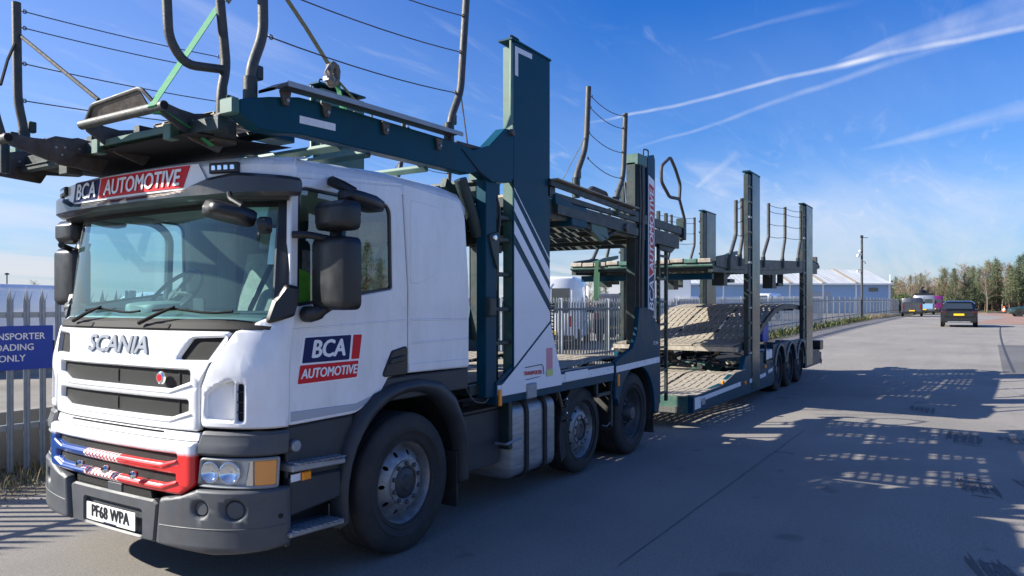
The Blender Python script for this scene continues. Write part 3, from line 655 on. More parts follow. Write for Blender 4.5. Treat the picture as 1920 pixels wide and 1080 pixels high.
def rbox(x0, x1, y0, y1, z0, z1, r=.05, axis='Y', bev=.01):
    if axis == 'Y': return shape(rect(x0, x1, z0, z1, r), y1 - y0, bev, (), None, lambda u, v, w: (u, y0 - w, v))
    if axis == 'X': return shape(rect(y0, y1, z0, z1, r), x1 - x0, bev, (), None, lambda u, v, w: (x0 - w, u, v))
    return shape(rect(x0, x1, y0, y1, r), z1 - z0, bev, (), None, lambda u, v, w: (u, v, z1 + w))
# --- mirrors
def pod(c, hx, hy, hz, taper=.8, rot=(0, 0, 0), n=5):
    mb = MB(); K = 14
    for i in range(n + 1):
        a = math.pi * i / n; u = -math.cos(a)
        for k in range(K):
            th = 2 * math.pi * k / K; ct, st_ = math.cos(th), math.sin(th); e = .45
            sx = abs(ct) ** e * (1 if ct >= 0 else -1); sy = abs(st_) ** e * (1 if st_ >= 0 else -1)
            r = (math.sin(a) ** .35) if 0 < i < n else .55
            mb.v.append((u * hx, sx * hy * r * (1 - (1 - taper) * (u < 0)), sy * hz * r * (1 - (1 - taper) * (u < 0))))
    for i in range(n):
        for k in range(K): mb.f.append((i * K + k, i * K + (k + 1) % K, (i + 1) * K + (k + 1) % K, (i + 1) * K + k))
    mb.f.append(tuple(range(K))); mb.f.append(tuple(range(n * K, (n + 1) * K)))
    from mathutils import Euler
    return mb.xform(Matrix.Translation(c) @ Euler([R(a) for a in rot]).to_matrix().to_4x4())
for sg in (1, -1):
    Y_ = (lambda y: y) if sg > 0 else (lambda y: 2.5 - y)
    mk = lambda name, mb, m=BLACKP, par=None, **k: tp(name, mb if sg > 0 else mirror_mb(mb).xform(Matrix.Translation((-.15, -.10, .03))), m, par, **k)
    hs = mk('door_mirror', rbox(.50, .63, -.305, .005, 1.745, 2.185, .055, 'X', .03), smooth=60)
    mk('mirror_glass', MB().box(.631, .635, -.28, -.02, 1.78, 2.15), CHROME, hs)
    mk('mirror_arm', MB().tube([(.40, .03, 2.195), (.44, -.05, 2.195), (.60, -.14, 2.165)], .022, 10, .04), par=hs)
    mk('mirror_arm', MB().tube([(.50, .03, 1.72), (.50, -.06, 1.72), (.58, -.10, 1.78)], [.05, .045, .035], 12, .04), par=hs)
    wm = mk('wide_angle_mirror', rbox(.50, .63, -.30, -.01, 2.225, 2.40, .05, 'X', .04), smooth=60)
    mk('mirror_neck', MB().tube([(.62, -.12, 2.15), (.64, -.10, 2.24)], .05, 10), par=wm)
    km = mk('kerb_mirror', pod((.80, -.14, 2.43), .17, .10, .048, .9, (0, 8, 6)), smooth=60)
    mk('mirror_bracket', MB().tube([(.72, .04, 2.56), (.72, -.06, 2.52), (.76, -.12, 2.48)], .035, 8), par=km)
    if sg > 0:
        fmr = mk('front_mirror', pod((.02, .12, 2.295), .075, .155, .058, .7, (14, 8, 40)), smooth=60)
        mk('mirror_arm', MB().tube([(.10, .22, 2.42), (.06, .16, 2.38), (.06, .05, 2.33)], .015, 8, .03), par=fmr)
        mk('mirror_foot', pod((.14, -.03, 2.225), .04, .045, .05, .8, (0, 0, 30)), par=fmr)

# --- cab interior
TRIM = MATS['cab_trim_beige']; SEATM = mat('seat_fabric', (.36, .36, .32), .9, var=.2, vscale=20); DASH = mat('dashboard_plastic', (.13, .155, .155), .6)
tp('dashboard', shape(fillet([(.30, 1.30), (.80, 1.30), (.78, 1.62, .08), (.62, 1.74, .06), (.30, 1.70)], .03), 2.1, .02, (), None, lambda u, v, w: (u, .18 - w, v)), DASH, smooth=50)
tp('instrument_binnacle', pod((.62, 1.75, 1.74), .16, .26, .07, .9), DASH, smooth=50)
sw = MB(); ring = [(.235 * math.cos(a * math.pi / 14), .235 * math.sin(a * math.pi / 14), 0) for a in range(29)]
sw.tube(ring, .016, 8, cap=False).tube([(-.22, 0, 0), (.22, 0, 0)], .018, 6).tube([(0, 0, 0), (0, -.22, 0)], .018, 6).lathe([(0, .01), (.06, .01), (.07, -.03)], n=12, axis='Z')
tp('steering_wheel', sw.xform(Matrix.Translation((.74, 1.70, 1.86)) @ Matrix.Rotation(R(-48), 4, 'Y')), BLACKP)
for yc in (.62, 1.80):
    q = tp('seat', MB().box(1.05, 1.55, yc - .25, yc + .25, 1.42, 1.56), SEATM, bevel=.05, seg=3)
    tp('backrest', MB().box(-.07, .07, -.24, .24, 0, .72).xform(Matrix.Translation((1.56, yc, 1.52)) @ Matrix.Rotation(R(12), 4, 'Y')), SEATM, q, bevel=.05, seg=3)
    tp('headrest', MB().box(-.05, .05, -.13, .13, 0, .17).xform(Matrix.Translation((1.72, yc, 2.26)) @ Matrix.Rotation(R(10), 4, 'Y')), SEATM, q, bevel=.04, seg=3)
    tp('seat_belt', MB().bar((1.60, yc - .27, 2.30), (1.35, yc - .10, 1.62), .05, .004, (0, 1, 0)), BLACKP, q)
tp('phone_holder', MB().box(.52, .54, 1.05, 1.17, 1.72, 1.82).tube([(.56, 1.11, 1.66), (.55, 1.11, 1.75)], .008), BLACKP, bevel=.006)
tp('screen_sticker', fpanel(rect(.93, 1.06, 2.30, 2.42), .001, 0, -.018), mat('sticker', (.45, .6, .5), .6))
tp('screen_sticker', fpanel(rect(1.10, 1.14, 2.02, 2.24), .001, 0, -.018), LETTER)
tp('door_grab_frame', MB().tube([(1.10, 2.36, 1.76), (1.12, 2.36, 2.36), (.98, 2.36, 2.46), (.5, 2.36, 2.47)], .035, 8, .08), DASH)
tp('cab_darkening_sheet', MB().add([(1.78 + .03 * math.sin(k * 1.7), .12 + k * .0753, z) for k in range(31) for z in (1.3, 2.5)], [(2 * k, 2 * k + 2, 2 * k + 3, 2 * k + 1) for k in range(30)]), mat('darkening_sheet', (.02, .035, .05), .9), smooth=80)  # added dark pleated sheet behind the seats, darkens the view through the windows
tp('roof_lining', MB().box(.42, 2.18, .12, 2.38, 2.49, 2.50), TRIM)
tp('bunk_panel', MB().box(1.98, 2.18, .12, 2.38, 1.26, 1.70), SEATM, bevel=.03)

# --- door decals
for fn, sg in ((NEAR, 1), (FAR, -1)):
    X_ = (lambda l: l)
    if sg < 0: X_ = lambda l: [(1.45 - p[0], *p[1:]) for p in l][::-1]
    F_ = fn(.0035); nv = [(.487, 1.42), (.885, 1.42), (.905, 1.58), (.513, 1.575)]
    q = tp('company_logo', shape(X_(fillet([(.44, 1.285), (.965, 1.29), (1.015, 1.592), (.50, 1.588)], .008)), .003, 0, (), None, fn(.002)), LETTER)
    tp('logo_navy', shape(X_(fillet(nv, .01)), .002, 0, (), None, F_), NAVY, q)
    tp('logo_red', shape(X_(fillet([(.905, 1.42), (.978, 1.42), (1.004, 1.58), (.925, 1.58)], .008)), .002, 0, (), None, F_), RED, q)
    tp('logo_red', shape(X_(fillet([(.452, 1.296), (.955, 1.30), (.972, 1.408), (.472, 1.408)], .01)), .002, 0, (), None, F_), RED, q)
    def TF(fn, x, z, mirrored):
        g = fn(.006)
        return (lambda u, v, w: g(x + u, z + v, w)) if not mirrored else (lambda u, v, w: g(1.45 - x - u, z + v, w))
    tp('logo_lettering', text_mb('BCA', .152, TF(fn, .70, 1.497, sg < 0), .2, .005, .001, xs=.98), LETTER, q)
    tp('logo_lettering', text_mb('AUTOMOTIVE', .083, TF(fn, .715, 1.352, sg < 0), .2, .0025, .001, xs=.90), LETTER, q)

# --- wheels
def tyre_prof(R_, W, hub=.29):
    return [(hub, .02), (hub + .02, 0), (hub + .035, -.004), (hub + .04, .0), (R_ - .13, -.012), (R_ - .127, -.016), (R_ - .118, -.016), (R_ - .115, -.012), (R_ - .06, -.010), (R_ - .025, .004), (R_ - .006, .02), (R_, .035)] + \
        sum([[(R_, W * k - .006), (R_ - .009, W * k - .004), (R_ - .009, W * k + .004), (R_, W * k + .006)] for k in (.25, .5, .75)], []) + \
        [(R_, W - .035), (R_ - .02, W - .01), (R_ - .08, W + .006), (hub + .02, W), (hub, W - .02)]
def wheel(parent, c, R_, W, kind, sgn=1, local=False):
    """c = centre of the outer face; kind: front (convex), lift (small dish), deep (dual), trailer"""
    k = lambda mb: (mb if sgn > 0 else MB().add([(x, -y, z) for x, y, z in mb.v], [f[::-1] for f in mb.f])).xform(Matrix.Translation(c))
    ty = k(MB().lathe(tyre_prof(R_, W), n=56)).part('tyre', RUBBER, parent, smooth=40, local=local)
    rr = .300; rm = RIMM if kind in ('front', 'lift') else RIMD
    rimp = [(rr, .0), (rr + .004, .012), (rr - .006, .022), (rr - .016, .03), (rr - .026, .09), (rr - .04, .11)]
    k(MB().lathe(rimp, n=48)).part('rim_flange', rm, ty, smooth=50)
    if kind in ('front', 'lift'):
        holes = [[(.222 * math.cos(a + t_) * 1 + 0, .222 * math.sin(a + t_)) for t_ in ()] for a in ()]
        hs = []
        for i in range(10):
            a = 2 * math.pi * i / 10; cx, cz = .213 * math.cos(a), .213 * math.sin(a)
            hs.append([(cx + .020 * math.cos(b) * math.cos(a) - .016 * math.sin(b) * math.sin(a), cz + .020 * math.cos(b) * math.sin(a) + .016 * math.sin(b) * math.cos(a)) for b in [2 * math.pi * q / 8 for q in range(8)]])
        def dish(u, v, w):
            r = math.hypot(u, v); y = .018 if r < .155 else .018 + ((r - .155) / .115) ** 1.6 * .085
            return (u, y - w, v)
        circ = lambda r, n=40: [(r * math.cos(2 * math.pi * i / n), r * math.sin(2 * math.pi * i / n)) for i in range(n)]
        k(shape(circ(.27), .008, 0, hs + [circ(.115, 24)], .03, dish)).part('rim_disc', RIMM, ty, smooth=50)
        k(MB().lathe([(.0, .105), (.27, .105)], n=24)).part('rim_back', BLACKM, ty)
        hubp = [(0, -.012), (.05, -.010), (.058, .0), (.072, .004), (.095, .006), (.112, .02), (.118, .03)] if kind == 'front' else [(0, .03), (.05, .03), (.06, .02), (.085, .02), (.11, .03), (.118, .04)]
        k(MB().lathe(hubp, n=28)).part('hub', GREYD if kind == 'front' else RIMD, ty, smooth=40)
        k(MB().lathe([(.118, .012), (.125, .004), (.158, .008), (.162, .018)], n=40)).part('nut_ring', RIMM, ty)
        nr, ny = .139, -.012
    else:
        dp = W * .42
        k(MB().lathe([(rr - .03, .05), (rr - .045, dp * .8), (rr - .07, dp), (.17, dp - .01), (.15, dp - .03), (.0, dp - .03)], n=40)).part('rim_disc', rm, ty, smooth=50)
        k(MB().lathe([(0, dp - .14), (.07, dp - .135), (.085, dp - .11), (.10, dp - .03)], n=24)).part('hub', rm, ty, smooth=40)
        nr, ny = .135, dp - .055
    me = MB().lathe([(0, -.002), (.010, -.002), (.017, .006), (.018, .030)], n=6).mesh('wheel_nut', smooth=0)
    if kind == 'lift': ny = .0
    for i in range(10):
        a = 2 * math.pi * (i + .5) / 10
        o = link('wheel_nut', me, GREYD if kind != 'front' else RIMD, ty)
        o.location = wloc(parent) * -1 * 0 + (-wloc(ty)) + Vector((c[0] + nr * math.cos(a), c[1] + ny * sgn, c[2] + nr * math.sin(a)))
        if sgn < 0: o.rotation_euler = (0, 0, math.pi)
    return ty
for yn, sg in ((.045, 1), (2.455, -1)):
    wheel(truck, (1.46, yn, .5), .5, .30, 'front', sg)
    wheel(truck, (4.33, yn + .04 * sg, .465), .445, .28, 'lift', sg)
    wheel(truck, (5.60, yn + .01 * sg, .485), .485, .30, 'deep', sg)
    wheel(truck, (5.60, yn + .34 * sg, .485), .485, .28, 'deep', sg)
tp('axle', MB().tube([(1.46, .3, .45), (1.46, 2.2, .45)], .06).tube([(4.33, .3, .46), (4.33, 2.2, .46)], .06).tube([(5.6, .6, .48), (5.6, 1.9, .48)], .09).lathe([(0, -.2), (.2, -.12), (.24, 0), (.2, .12), (0, .2)], (5.6, 1.25, .48), 16), BLACKM)

# ================================================================== chassis and decks of the truck
tp('chassis_rail', MB().box(.8, 7.0, .80, .88, .66, .92), TEALD, bevel=.005); tp('chassis_rail', MB().box(.8, 7.0, 1.62, 1.70, .66, .92), TEALD, bevel=.005)
for x in (2.5, 3.3, 4.0, 5.0, 6.2): tp('cross_member', MB().box(x, x + .08, .3, 2.2, .80, .93), TEALD, bevel=.004)
tank = tp('fuel_tank', rbox(2.93, 3.70, .07, .74, .215, .895, .11, 'X', .02), ALU, smooth=50)
for x in (3.13, 3.47):
    q = tp('tank_strap', shape(rect(.045, .765, .19, .92, .13), .05, .004, [rect(.068, .742, .213, .897, .11)], None, lambda u, v, w: (x - w, u, v)), RUBBER, tank)
tp('tank_step', MB().tube([(2.70, .10, .58), (2.70, -.01, .58), (2.95, -.01, .60)], .012, 6), GALV)
tp('tank_bracket', MB().box(2.86, 2.92, .06, .20, .5, .96), TEALD, bevel=.006)
tp('filler_neck', MB().lathe([(0, .04), (.045, .04), (.05, 0)], (3.30, .30, .895), 14, 'Z'), BLACKP, tank)
tp('battery_box', rbox(2.30, 2.86, .16, .75, .38, .86, .03), GREYD)
tp('battery_lid', rbox(2.28, 2.88, .14, .77, .86, .90, .02), BLACKP)
tp('air_hose', MB().tube([(2.28, .12, 1.12), (2.33, .08, .98), (2.50, .05, .95), (2.56, .04, 1.10)], .008, 6, .1), STEEL)
tp('air_reservoir', MB().lathe([(0, -.35), (.10, -.34), (.13, -.30), (.13, .30), (.10, .34), (0, .35)], (2.55, 1.3, .62), 18, 'X'), BLACKP)
tp('far_fuel_tank', rbox(2.6, 3.9, 1.76, 2.42, .26, .88, .1, 'X', .02), ALU, smooth=50)
# lift-axle mudguard and frames
for sg in (1, -1):
    Y_ = (lambda mb: mb) if sg > 0 else mirror_mb
    A = arc(4.33, .465, .52, 40, 200, 14); w_ = MB()
    for x, z in A: w_.v += [(x, .09, z), (x, .50, z)]
    for i in range(len(A) - 1): a = 2 * i; w_.f.append((a, a + 1, a + 3, a + 2))
    tp('mudguard', Y_(w_), RUBBER)
    tp('mud_flap', Y_(MB().box(3.83, 3.845, .09, .50, .24, .60)), RUBBER)
    tp('mudguard_edge', Y_(shape(arc(4.33, .465, .56, 95, 205, 8) + arc(4.33, .465, .455, 205, 95, 8), .02, 0, (), None, lambda u, v, w: (u, .05 - w, v))), RUBBER)
    tp('side_guard', Y_(MB().box(4.55, 4.97, .02, .06, .78, .82).box(4.93, 4.97, .02, .06, .42, .95).box(4.55, 4.59, .02, .06, .80, .95)), TEALD, bevel=.004)
    tp('guard_hook', Y_(MB().tube([(4.72, .04, .46), (4.80, .02, .44), (4.95, .04, .47)], .012, 6)), STEEL)
    tp('hose_bundle', Y_(MB().tube([(3.82, .10, .95), (3.85, .06, .75), (3.84, .08, .50), (3.87, .1, .42)], .014, 6, .05)), BLACKP)
    tp('valve_block', Y_(MB().box(3.93, 4.10, .16, .30, .80, .90)), STEEL, bevel=.01)
    tp('control_box', Y_(rbox(4.02, 4.20, .10, .3, .66, .86, .01)), TEALD)
    for k in range(4): tp('control_lever', Y_(MB().tube([(3.84, .05, .62 + k * .07), (3.84, .0, .64 + k * .07)], .010, 6)), CHROME if k % 2 else BLACKP)
    # lower deck side beam with white tape
    tp('deck_side_beam', Y_(shape([(2.57, .93), (4.95, .93), (4.95, 1.125), (2.57, 1.125)], .09, .006, (), None, lambda u, v, w: (u, .0 - w, v))), TEAL)
    tp('reflective_tape', Y_(shape([(2.58, 1.015), (4.94, 1.02), (4.94, 1.10), (2.58, 1.095)], .003, 0, (), None, lambda u, v, w: (u, -.004 - w, v))), REFL)
    # rear wheel cover plate with arch
    cov = [(4.97, .72), (4.97, 1.14), (5.12, 1.19), (5.45, 1.27), (5.58, 1.42), (5.66, 1.75), (5.93, 1.75), (6.34, 1.50), (6.34, .55), (6.30, .42), (6.20, .42)] + arc(5.60, .49, .56, -5, 165, 18) + [(5.02, .72)]
    cv = tp('wheel_cover_plate', Y_(shape(cov, .05, .008, (), None, lambda u, v, w: (u, -.012 - w, v))), TEAL, smooth=40)
    tp('reflective_tape', Y_(shape([(4.985, 1.02), (6.32, 1.05), (6.32, 1.12), (4.985, 1.09)], .003, 0, (), None, lambda u, v, w: (u, -.016 - w, v))), REFL, cv)
    w_ = MB(); A = arc(5.60, .49, .56, -15, 195, 16)
    for x, z in A: w_.v += [(x, .03, z), (x, .72, z)]
    for i in range(len(A) - 1): a = 2 * i; w_.f.append((a, a + 1, a + 3, a + 2))
    tp('mudguard', Y_(w_), RUBBER)
    tp('mud_flap', Y_(MB().box(6.24, 6.255, .04, .68, .16, .55)), RUBBER)
    for x, z in ((2.59, .99), (5.03, .93)):
        tp('amber_marker', Y_(shape(rect(x - .012, x + .022, z - .07, z + .07, .012), .02, .006, (), None, lambda u, v, w: (u, -.03 - w, v))), ORANGE)
    # ladder by the cab
    L_ = tp('ladder_rail', Y_(MB().box(2.44, 2.60, .02, .12, 1.0, 2.86)), TEAL, bevel=.006)
    tp('ladder_rail', Y_(MB().box(2.735, 2.84, .16, .22, 1.0, 2.75)), TEALD, bevel=.004)
    for z in (1.45, 1.74, 2.04, 2.34, 2.53): tp('ladder_rung', Y_(MB().box(2.60, 2.84, .03, .09, z - .018, z + .018)), TEALD, bevel=.004)
    tp('hydraulic_ram', Y_(MB().tube([(2.24, .14, 2.80), (2.47, .12, 2.36)], .055, 12).tube([(2.47, .12, 2.36), (2.52, .12, 2.2)], .03, 10)), TEALD)
    tp('pivot_plate', Y_(shape(fillet([(2.46, 2.36), (2.62, 2.40), (2.60, 2.05), (2.52, 2.2)], .02), .03, .004, (), None, lambda u, v, w: (u, -.0 - w, v))), TEALD)
    tp('pivot_bolt', Y_(MB().lathe([(0, -.02), (.022, -.018), (.026, 0)], (2.53, .0, 2.34), 10)), CHROME)
    tp('junction_box', Y_(rbox(2.43, 2.53, -.03, .02, 1.68, 1.84, .01)), TEALD)
    # tall front post
    P1 = tp('lifting_post', Y_(shape(fillet([(2.84, 1.05, 0), (3.49, 1.05, 0), (3.49, 4.10, .01), (3.12, 4.09, 0), (3.10, 4.10, 0), (2.84, 4.08, .01)]), .014, .004, (), None, lambda u, v, w: (u, -w, v))), TEAL)
    tp('post_front_channel', Y_(MB().box(2.855, 2.87, .014, .12, 1.1, 4.05).box(2.87, 3.48, .105, .12, 1.1, 4.05).box(3.475, 3.49, .014, .12, 1.1, 4.05)), TEAL_LIT)
    tp('post_top', Y_(MB().box(2.80, 3.50, -.012, .14, 4.085, 4.105)), TEAL, bevel=.004)
    tp('lifting_eye', Y_(MB().tube([(2.88, .06, 4.10), (2.88, .06, 4.16), (3.02, .06, 4.16), (3.02, .06, 4.10)], .009, 6, .03)), TEALD)
    tp('post_flange', Y_(shape([(2.70, 3.28), (2.84, 3.36), (2.84, 4.05), (2.80, 4.08), (2.80, 3.44)], .02, .003, (), None, lambda u, v, w: (u, .0 - w, v))), TEAL_LIT)
    tp('corner_mark', Y_(shape([(2.86, 3.79), (2.91, 3.79), (2.91, 4.0), (3.15, 4.01), (3.15, 4.055), (2.86, 4.045)], .003, 0, (), None, lambda u, v, w: (u, -.003 - w, v))), REFL)
    tp('post_foot', Y_(shape([(2.58, 1.125), (3.70, 1.125), (3.50, 1.70), (2.85, 1.70), (2.85, 1.25)], .012, .003, (), None, lambda u, v, w: (u, .012 - w, v))), TEAL)
    WP = [[(2.846, 2.79), (2.846, 2.80), (3.485, 2.205), (3.485, 2.185)]]
    WP += [[(2.846, 2.60), (2.846, 2.715), (3.485, 2.10), (3.485, 1.985)], [(2.846, 2.40), (2.846, 2.515), (3.485, 1.915), (3.485, 1.80)]]
    WP += [[(2.846, 1.235), (2.846, 2.31), (3.485, 1.71), (3.485, 1.635), (2.90, 1.235)], [(2.66, 1.13), (2.90, 1.235), (3.485, 1.635), (3.49, 1.66), (3.70, 1.127), (2.66, 1.127)]]
    WP[3] = [(2.846, 1.235), (2.846, 2.30), (3.484, 1.705), (3.484, 1.625)]
    WP[4] = [(2.62, 1.128), (2.80, 1.145), (2.852, 1.215), (3.488, 1.607), (3.70, 1.0), (2.62, .995)]
    WP[4] = [(2.66, 1.10), (2.855, 1.212), (3.490, 1.600), (3.705, 1.10)]
    for l in WP: tp('white_panel', Y_(shape(l, .004, 0, (), None, lambda u, v, w: (u, -.0045 - w, v))), WHITE2, P1)
    tp('white_panel', Y_(shape([(2.62, 1.0), (3.71, 1.0), (3.71, 1.10), (2.64, 1.10)], .004, 0, (), None, lambda u, v, w: (u, -.009 - w, v))), WHITE2, P1)
    if sg > 0:
        st_ = tp('safety_sticker', shape(rect(3.41, 3.53, 1.17, 1.37, .003), .001, 0, (), None, lambda u, v, w: (u, -.0065 - w, v)), mat('pink_sticker', (.66, .26, .30), .5), P1)
        tp('safety_sticker', shape(rect(3.41, 3.53, 1.105, 1.168, .003), .001, 0, (), None, lambda u, v, w: (u, -.0105 - w, v)), mat('yellow_sticker', (.60, .62, .20), .5), P1)
        tp('small_lettering', text_mb('TRANSPORTER', .050, lambda u, v, w: (3.16 + u, -.0105 - w, 1.158 + v * 1), .0, .0015, .001, xs=.95, rot=-.03), RED, P1)
        tp('emblem_line', MB().tube([(3.02, -.011, 1.215), (3.32, -.011, 1.225), (3.345, -.011, 1.20), (3.355, -.011, 1.13)], .0035, 4, .02).tube([(3.03, -.011, 1.105), (3.28, -.011, 1.115)], .0025, 4), INK, P1)
        tp('data_plate', shape(rect(3.78, 4.28, 1.03, 1.115), .004, 0, (), None, lambda u, v, w: (u, -.010 - w, v)), LETTER)
        tp('cable_box', rbox(3.04, 3.20, -.03, .0, .93, 1.07, .01), GALV)
        tp('unit_number', text_mb('STL364', .06, lambda u, v, w: (6.18 + u, -.017 - w, 1.30 + v), .1, .001, .001, xs=.9), LETTER, cv)
    # rear post
    P2 = tp('rear_post', Y_(shape(fillet([(5.93, 1.3, 0), (6.20, 1.3, 0), (6.20, 3.60, .01), (6.16, 3.66, .01), (5.95, 3.60, .01)]), .16, .006, (), None, lambda u, v, w: (u, -.002 - w, v))), TEAL)
    tp('rear_post_channel', Y_(MB().box(5.66, 5.935, .035, .16, 1.3, 3.50)), TEALD, bevel=.01)
    tp('rear_post_cap', Y_(MB().box(5.66, 5.94, .0, .16, 3.46, 3.60)), TEAL_LIT, bevel=.01)
    tp('lifting_eye', Y_(MB().tube([(5.96, .06, 3.61), (5.96, .06, 3.70), (6.12, .06, 3.72), (6.12, .06, 3.64)], .010, 6, .03)), TEALD)
    for k, (x, y) in enumerate(((5.70, .01), (5.77, .0), (5.84, .015))):
        tp('hydraulic_pipe', Y_(MB().tube([(x, y, 1.35), (x, y, 2.2 + .1 * k), (x + .01, y - .01, 3.0), (x + .02, y, 3.46)], .014, 6)), BLACKP if k != 1 else STEEL)
    FN = (lambda d: (lambda u, v, w: (u, -.004 - d - w, v))) if sg > 0 else (lambda d: (lambda u, v, w: (12.13 - u, 2.504 + d + w, v)))
    q = tp('post_banner', shape(fillet([(5.965, 1.66), (6.165, 1.60), (6.165, 3.33), (5.965, 3.38)], .015), .003, 0, (), None, FN(.002)), LETTER)
    tp('post_banner_navy', shape(fillet([(5.985, 1.685), (6.148, 1.63), (6.148, 2.165), (5.985, 2.10)], .01), .002, 0, (), None, FN(.004)), NAVY, q)
    tp('post_banner_red', shape(fillet([(5.985, 2.12), (6.148, 2.185), (6.148, 3.24), (5.985, 3.28)], .01), .002, 0, (), None, FN(.004)), RED, q)
    tp('post_lettering', text_mb('BCA', .20, lambda u, v, w: FN(.006)(6.065 + u, 1.885 + v, w), .2, .003, .001, xs=1.0, rot=math.pi / 2), LETTER, q)
    tp('post_lettering', text_mb('AUTOMOTIVE', .185, lambda u, v, w: FN(.006)(6.065 + u, 2.70 + v, w), .2, .0045, .001, xs=.86, rot=math.pi / 2), LETTER, q)
    # rear ladder
    for x in (6.50, 6.78): tp('ladder_rail', Y_(MB().box(x, x + .05, .06, .10, .50, 3.0)), TEALD, bevel=.004)
    for z in (.62, .92, 1.22, 1.52, 1.82, 2.12, 2.42, 2.72): tp('ladder_rung', Y_(MB().box(6.55, 6.78, .065, .095, z - .015, z + .015)), TEALD)

def tread_mesh(L, W, name='tread_plate', n=6, g=.012):
    if W == .7 and n == 6: g = .021
    mb = MB(); p = W / n
    for i in range(n): mb.box(0, L, i * p + g, (i + 1) * p - g, 0, .012)
    for x in (.0, L * .5 - .02, L - .04): mb.box(x, x + .04, 0, W, -.012, .010)
    return mb.mesh(name, smooth=0)
TM = {}
def treads(parent, x0, x1, ys, zf, L=.5, W=.66, m=None, name='tread_plate'):
    n = max(1, round((x1 - x0) / L)); L = (x1 - x0) / n
    for y in ys:
        for i in range(n):
            xa = x0 + i * L; xb = xa + L; dz = zf(xb) - zf(xa); Ls = math.hypot(L, dz) - .012
            key = (round(Ls, 2), W, W == .70 and random.random() < .38)
            if key not in TM: TM[key] = tread_mesh(key[0], W, n=3, g=.003) if key[2] else tread_mesh(key[0], W)
            o = link(name, TM[key], m or TREAD, parent)
            o.location = Vector((xa, y, zf(xa))) + o.location; o.rotation_euler = (random.uniform(-.004, .004), -math.atan2(dz, L), 0)
cz = lambda z: (lambda x: z)
LD = tp('lower_deck_frame', MB().box(2.30, 6.3, .09, .16, 1.03, 1.11).box(2.30, 6.3, 2.34, 2.41, 1.03, 1.11).box(2.30, 2.36, .16, 2.34, 1.03, 1.11).box(4.0, 4.06, .16, 2.34, 1.03, 1.11).box(6.24, 6.3, .16, 2.34, 1.03, 1.11), TEALD)
treads(LD, 2.36, 6.24, (.20, 1.64), lambda x: 1.11 + max(0, 1 - abs(x - 5.2) / 1.0) * .05, .48)
tp('centre_plate', MB().box(2.36, 6.24, .90, 1.60, 1.095, 1.105), TREAD)
# truck upper deck: beams, rails, treads, mechanisms
def udeck(parent, x0, x1, zf, pitch=.55, tl=.5, name='upper_deck_frame', mt=TEALD, wide=.66):
    n = max(2, round((x1 - x0) / 1.0)); xs = [x0 + (x1 - x0) * i / n for i in range(n + 1)]
    fr = None
    for y0, y1 in ((2.40, 2.48), (.02, .10)):
        mb = MB()
        for a, b in zip(xs, xs[1:]):
            mb.add([(x, y, zf(x) + dz) for x in (a, b) for y in (y0, y1) for dz in (-.14, .035)], [(0, 1, 3, 2), (4, 6, 7, 5), (0, 4, 5, 1), (2, 3, 7, 6), (0, 2, 6, 4), (1, 5, 7, 3)])
        fr = parent_part(parent, 'upper_deck_beam', mb, mt)
    n = round((x1 - x0) / pitch)
    for i in range(n + 1):
        x = x0 + .04 + (x1 - x0 - .08) * i / n; parent_part(fr, 'cross_member', MB().box(x - .03, x + .03, .10, 2.40, zf(x) - .10, zf(x) - .02), mt)
    treads(fr, x0 + .02, x1 - .02, (.17, .91, 1.66), zf, tl, .70)
    return fr
def parent_part(parent, name, mb, m, **k): return mb.part(name, m, parent, **k)
z2 = lambda x: 2.76 - .02 * (x - 3.5)
U = udeck(truck, 3.0, 7.15, z2)
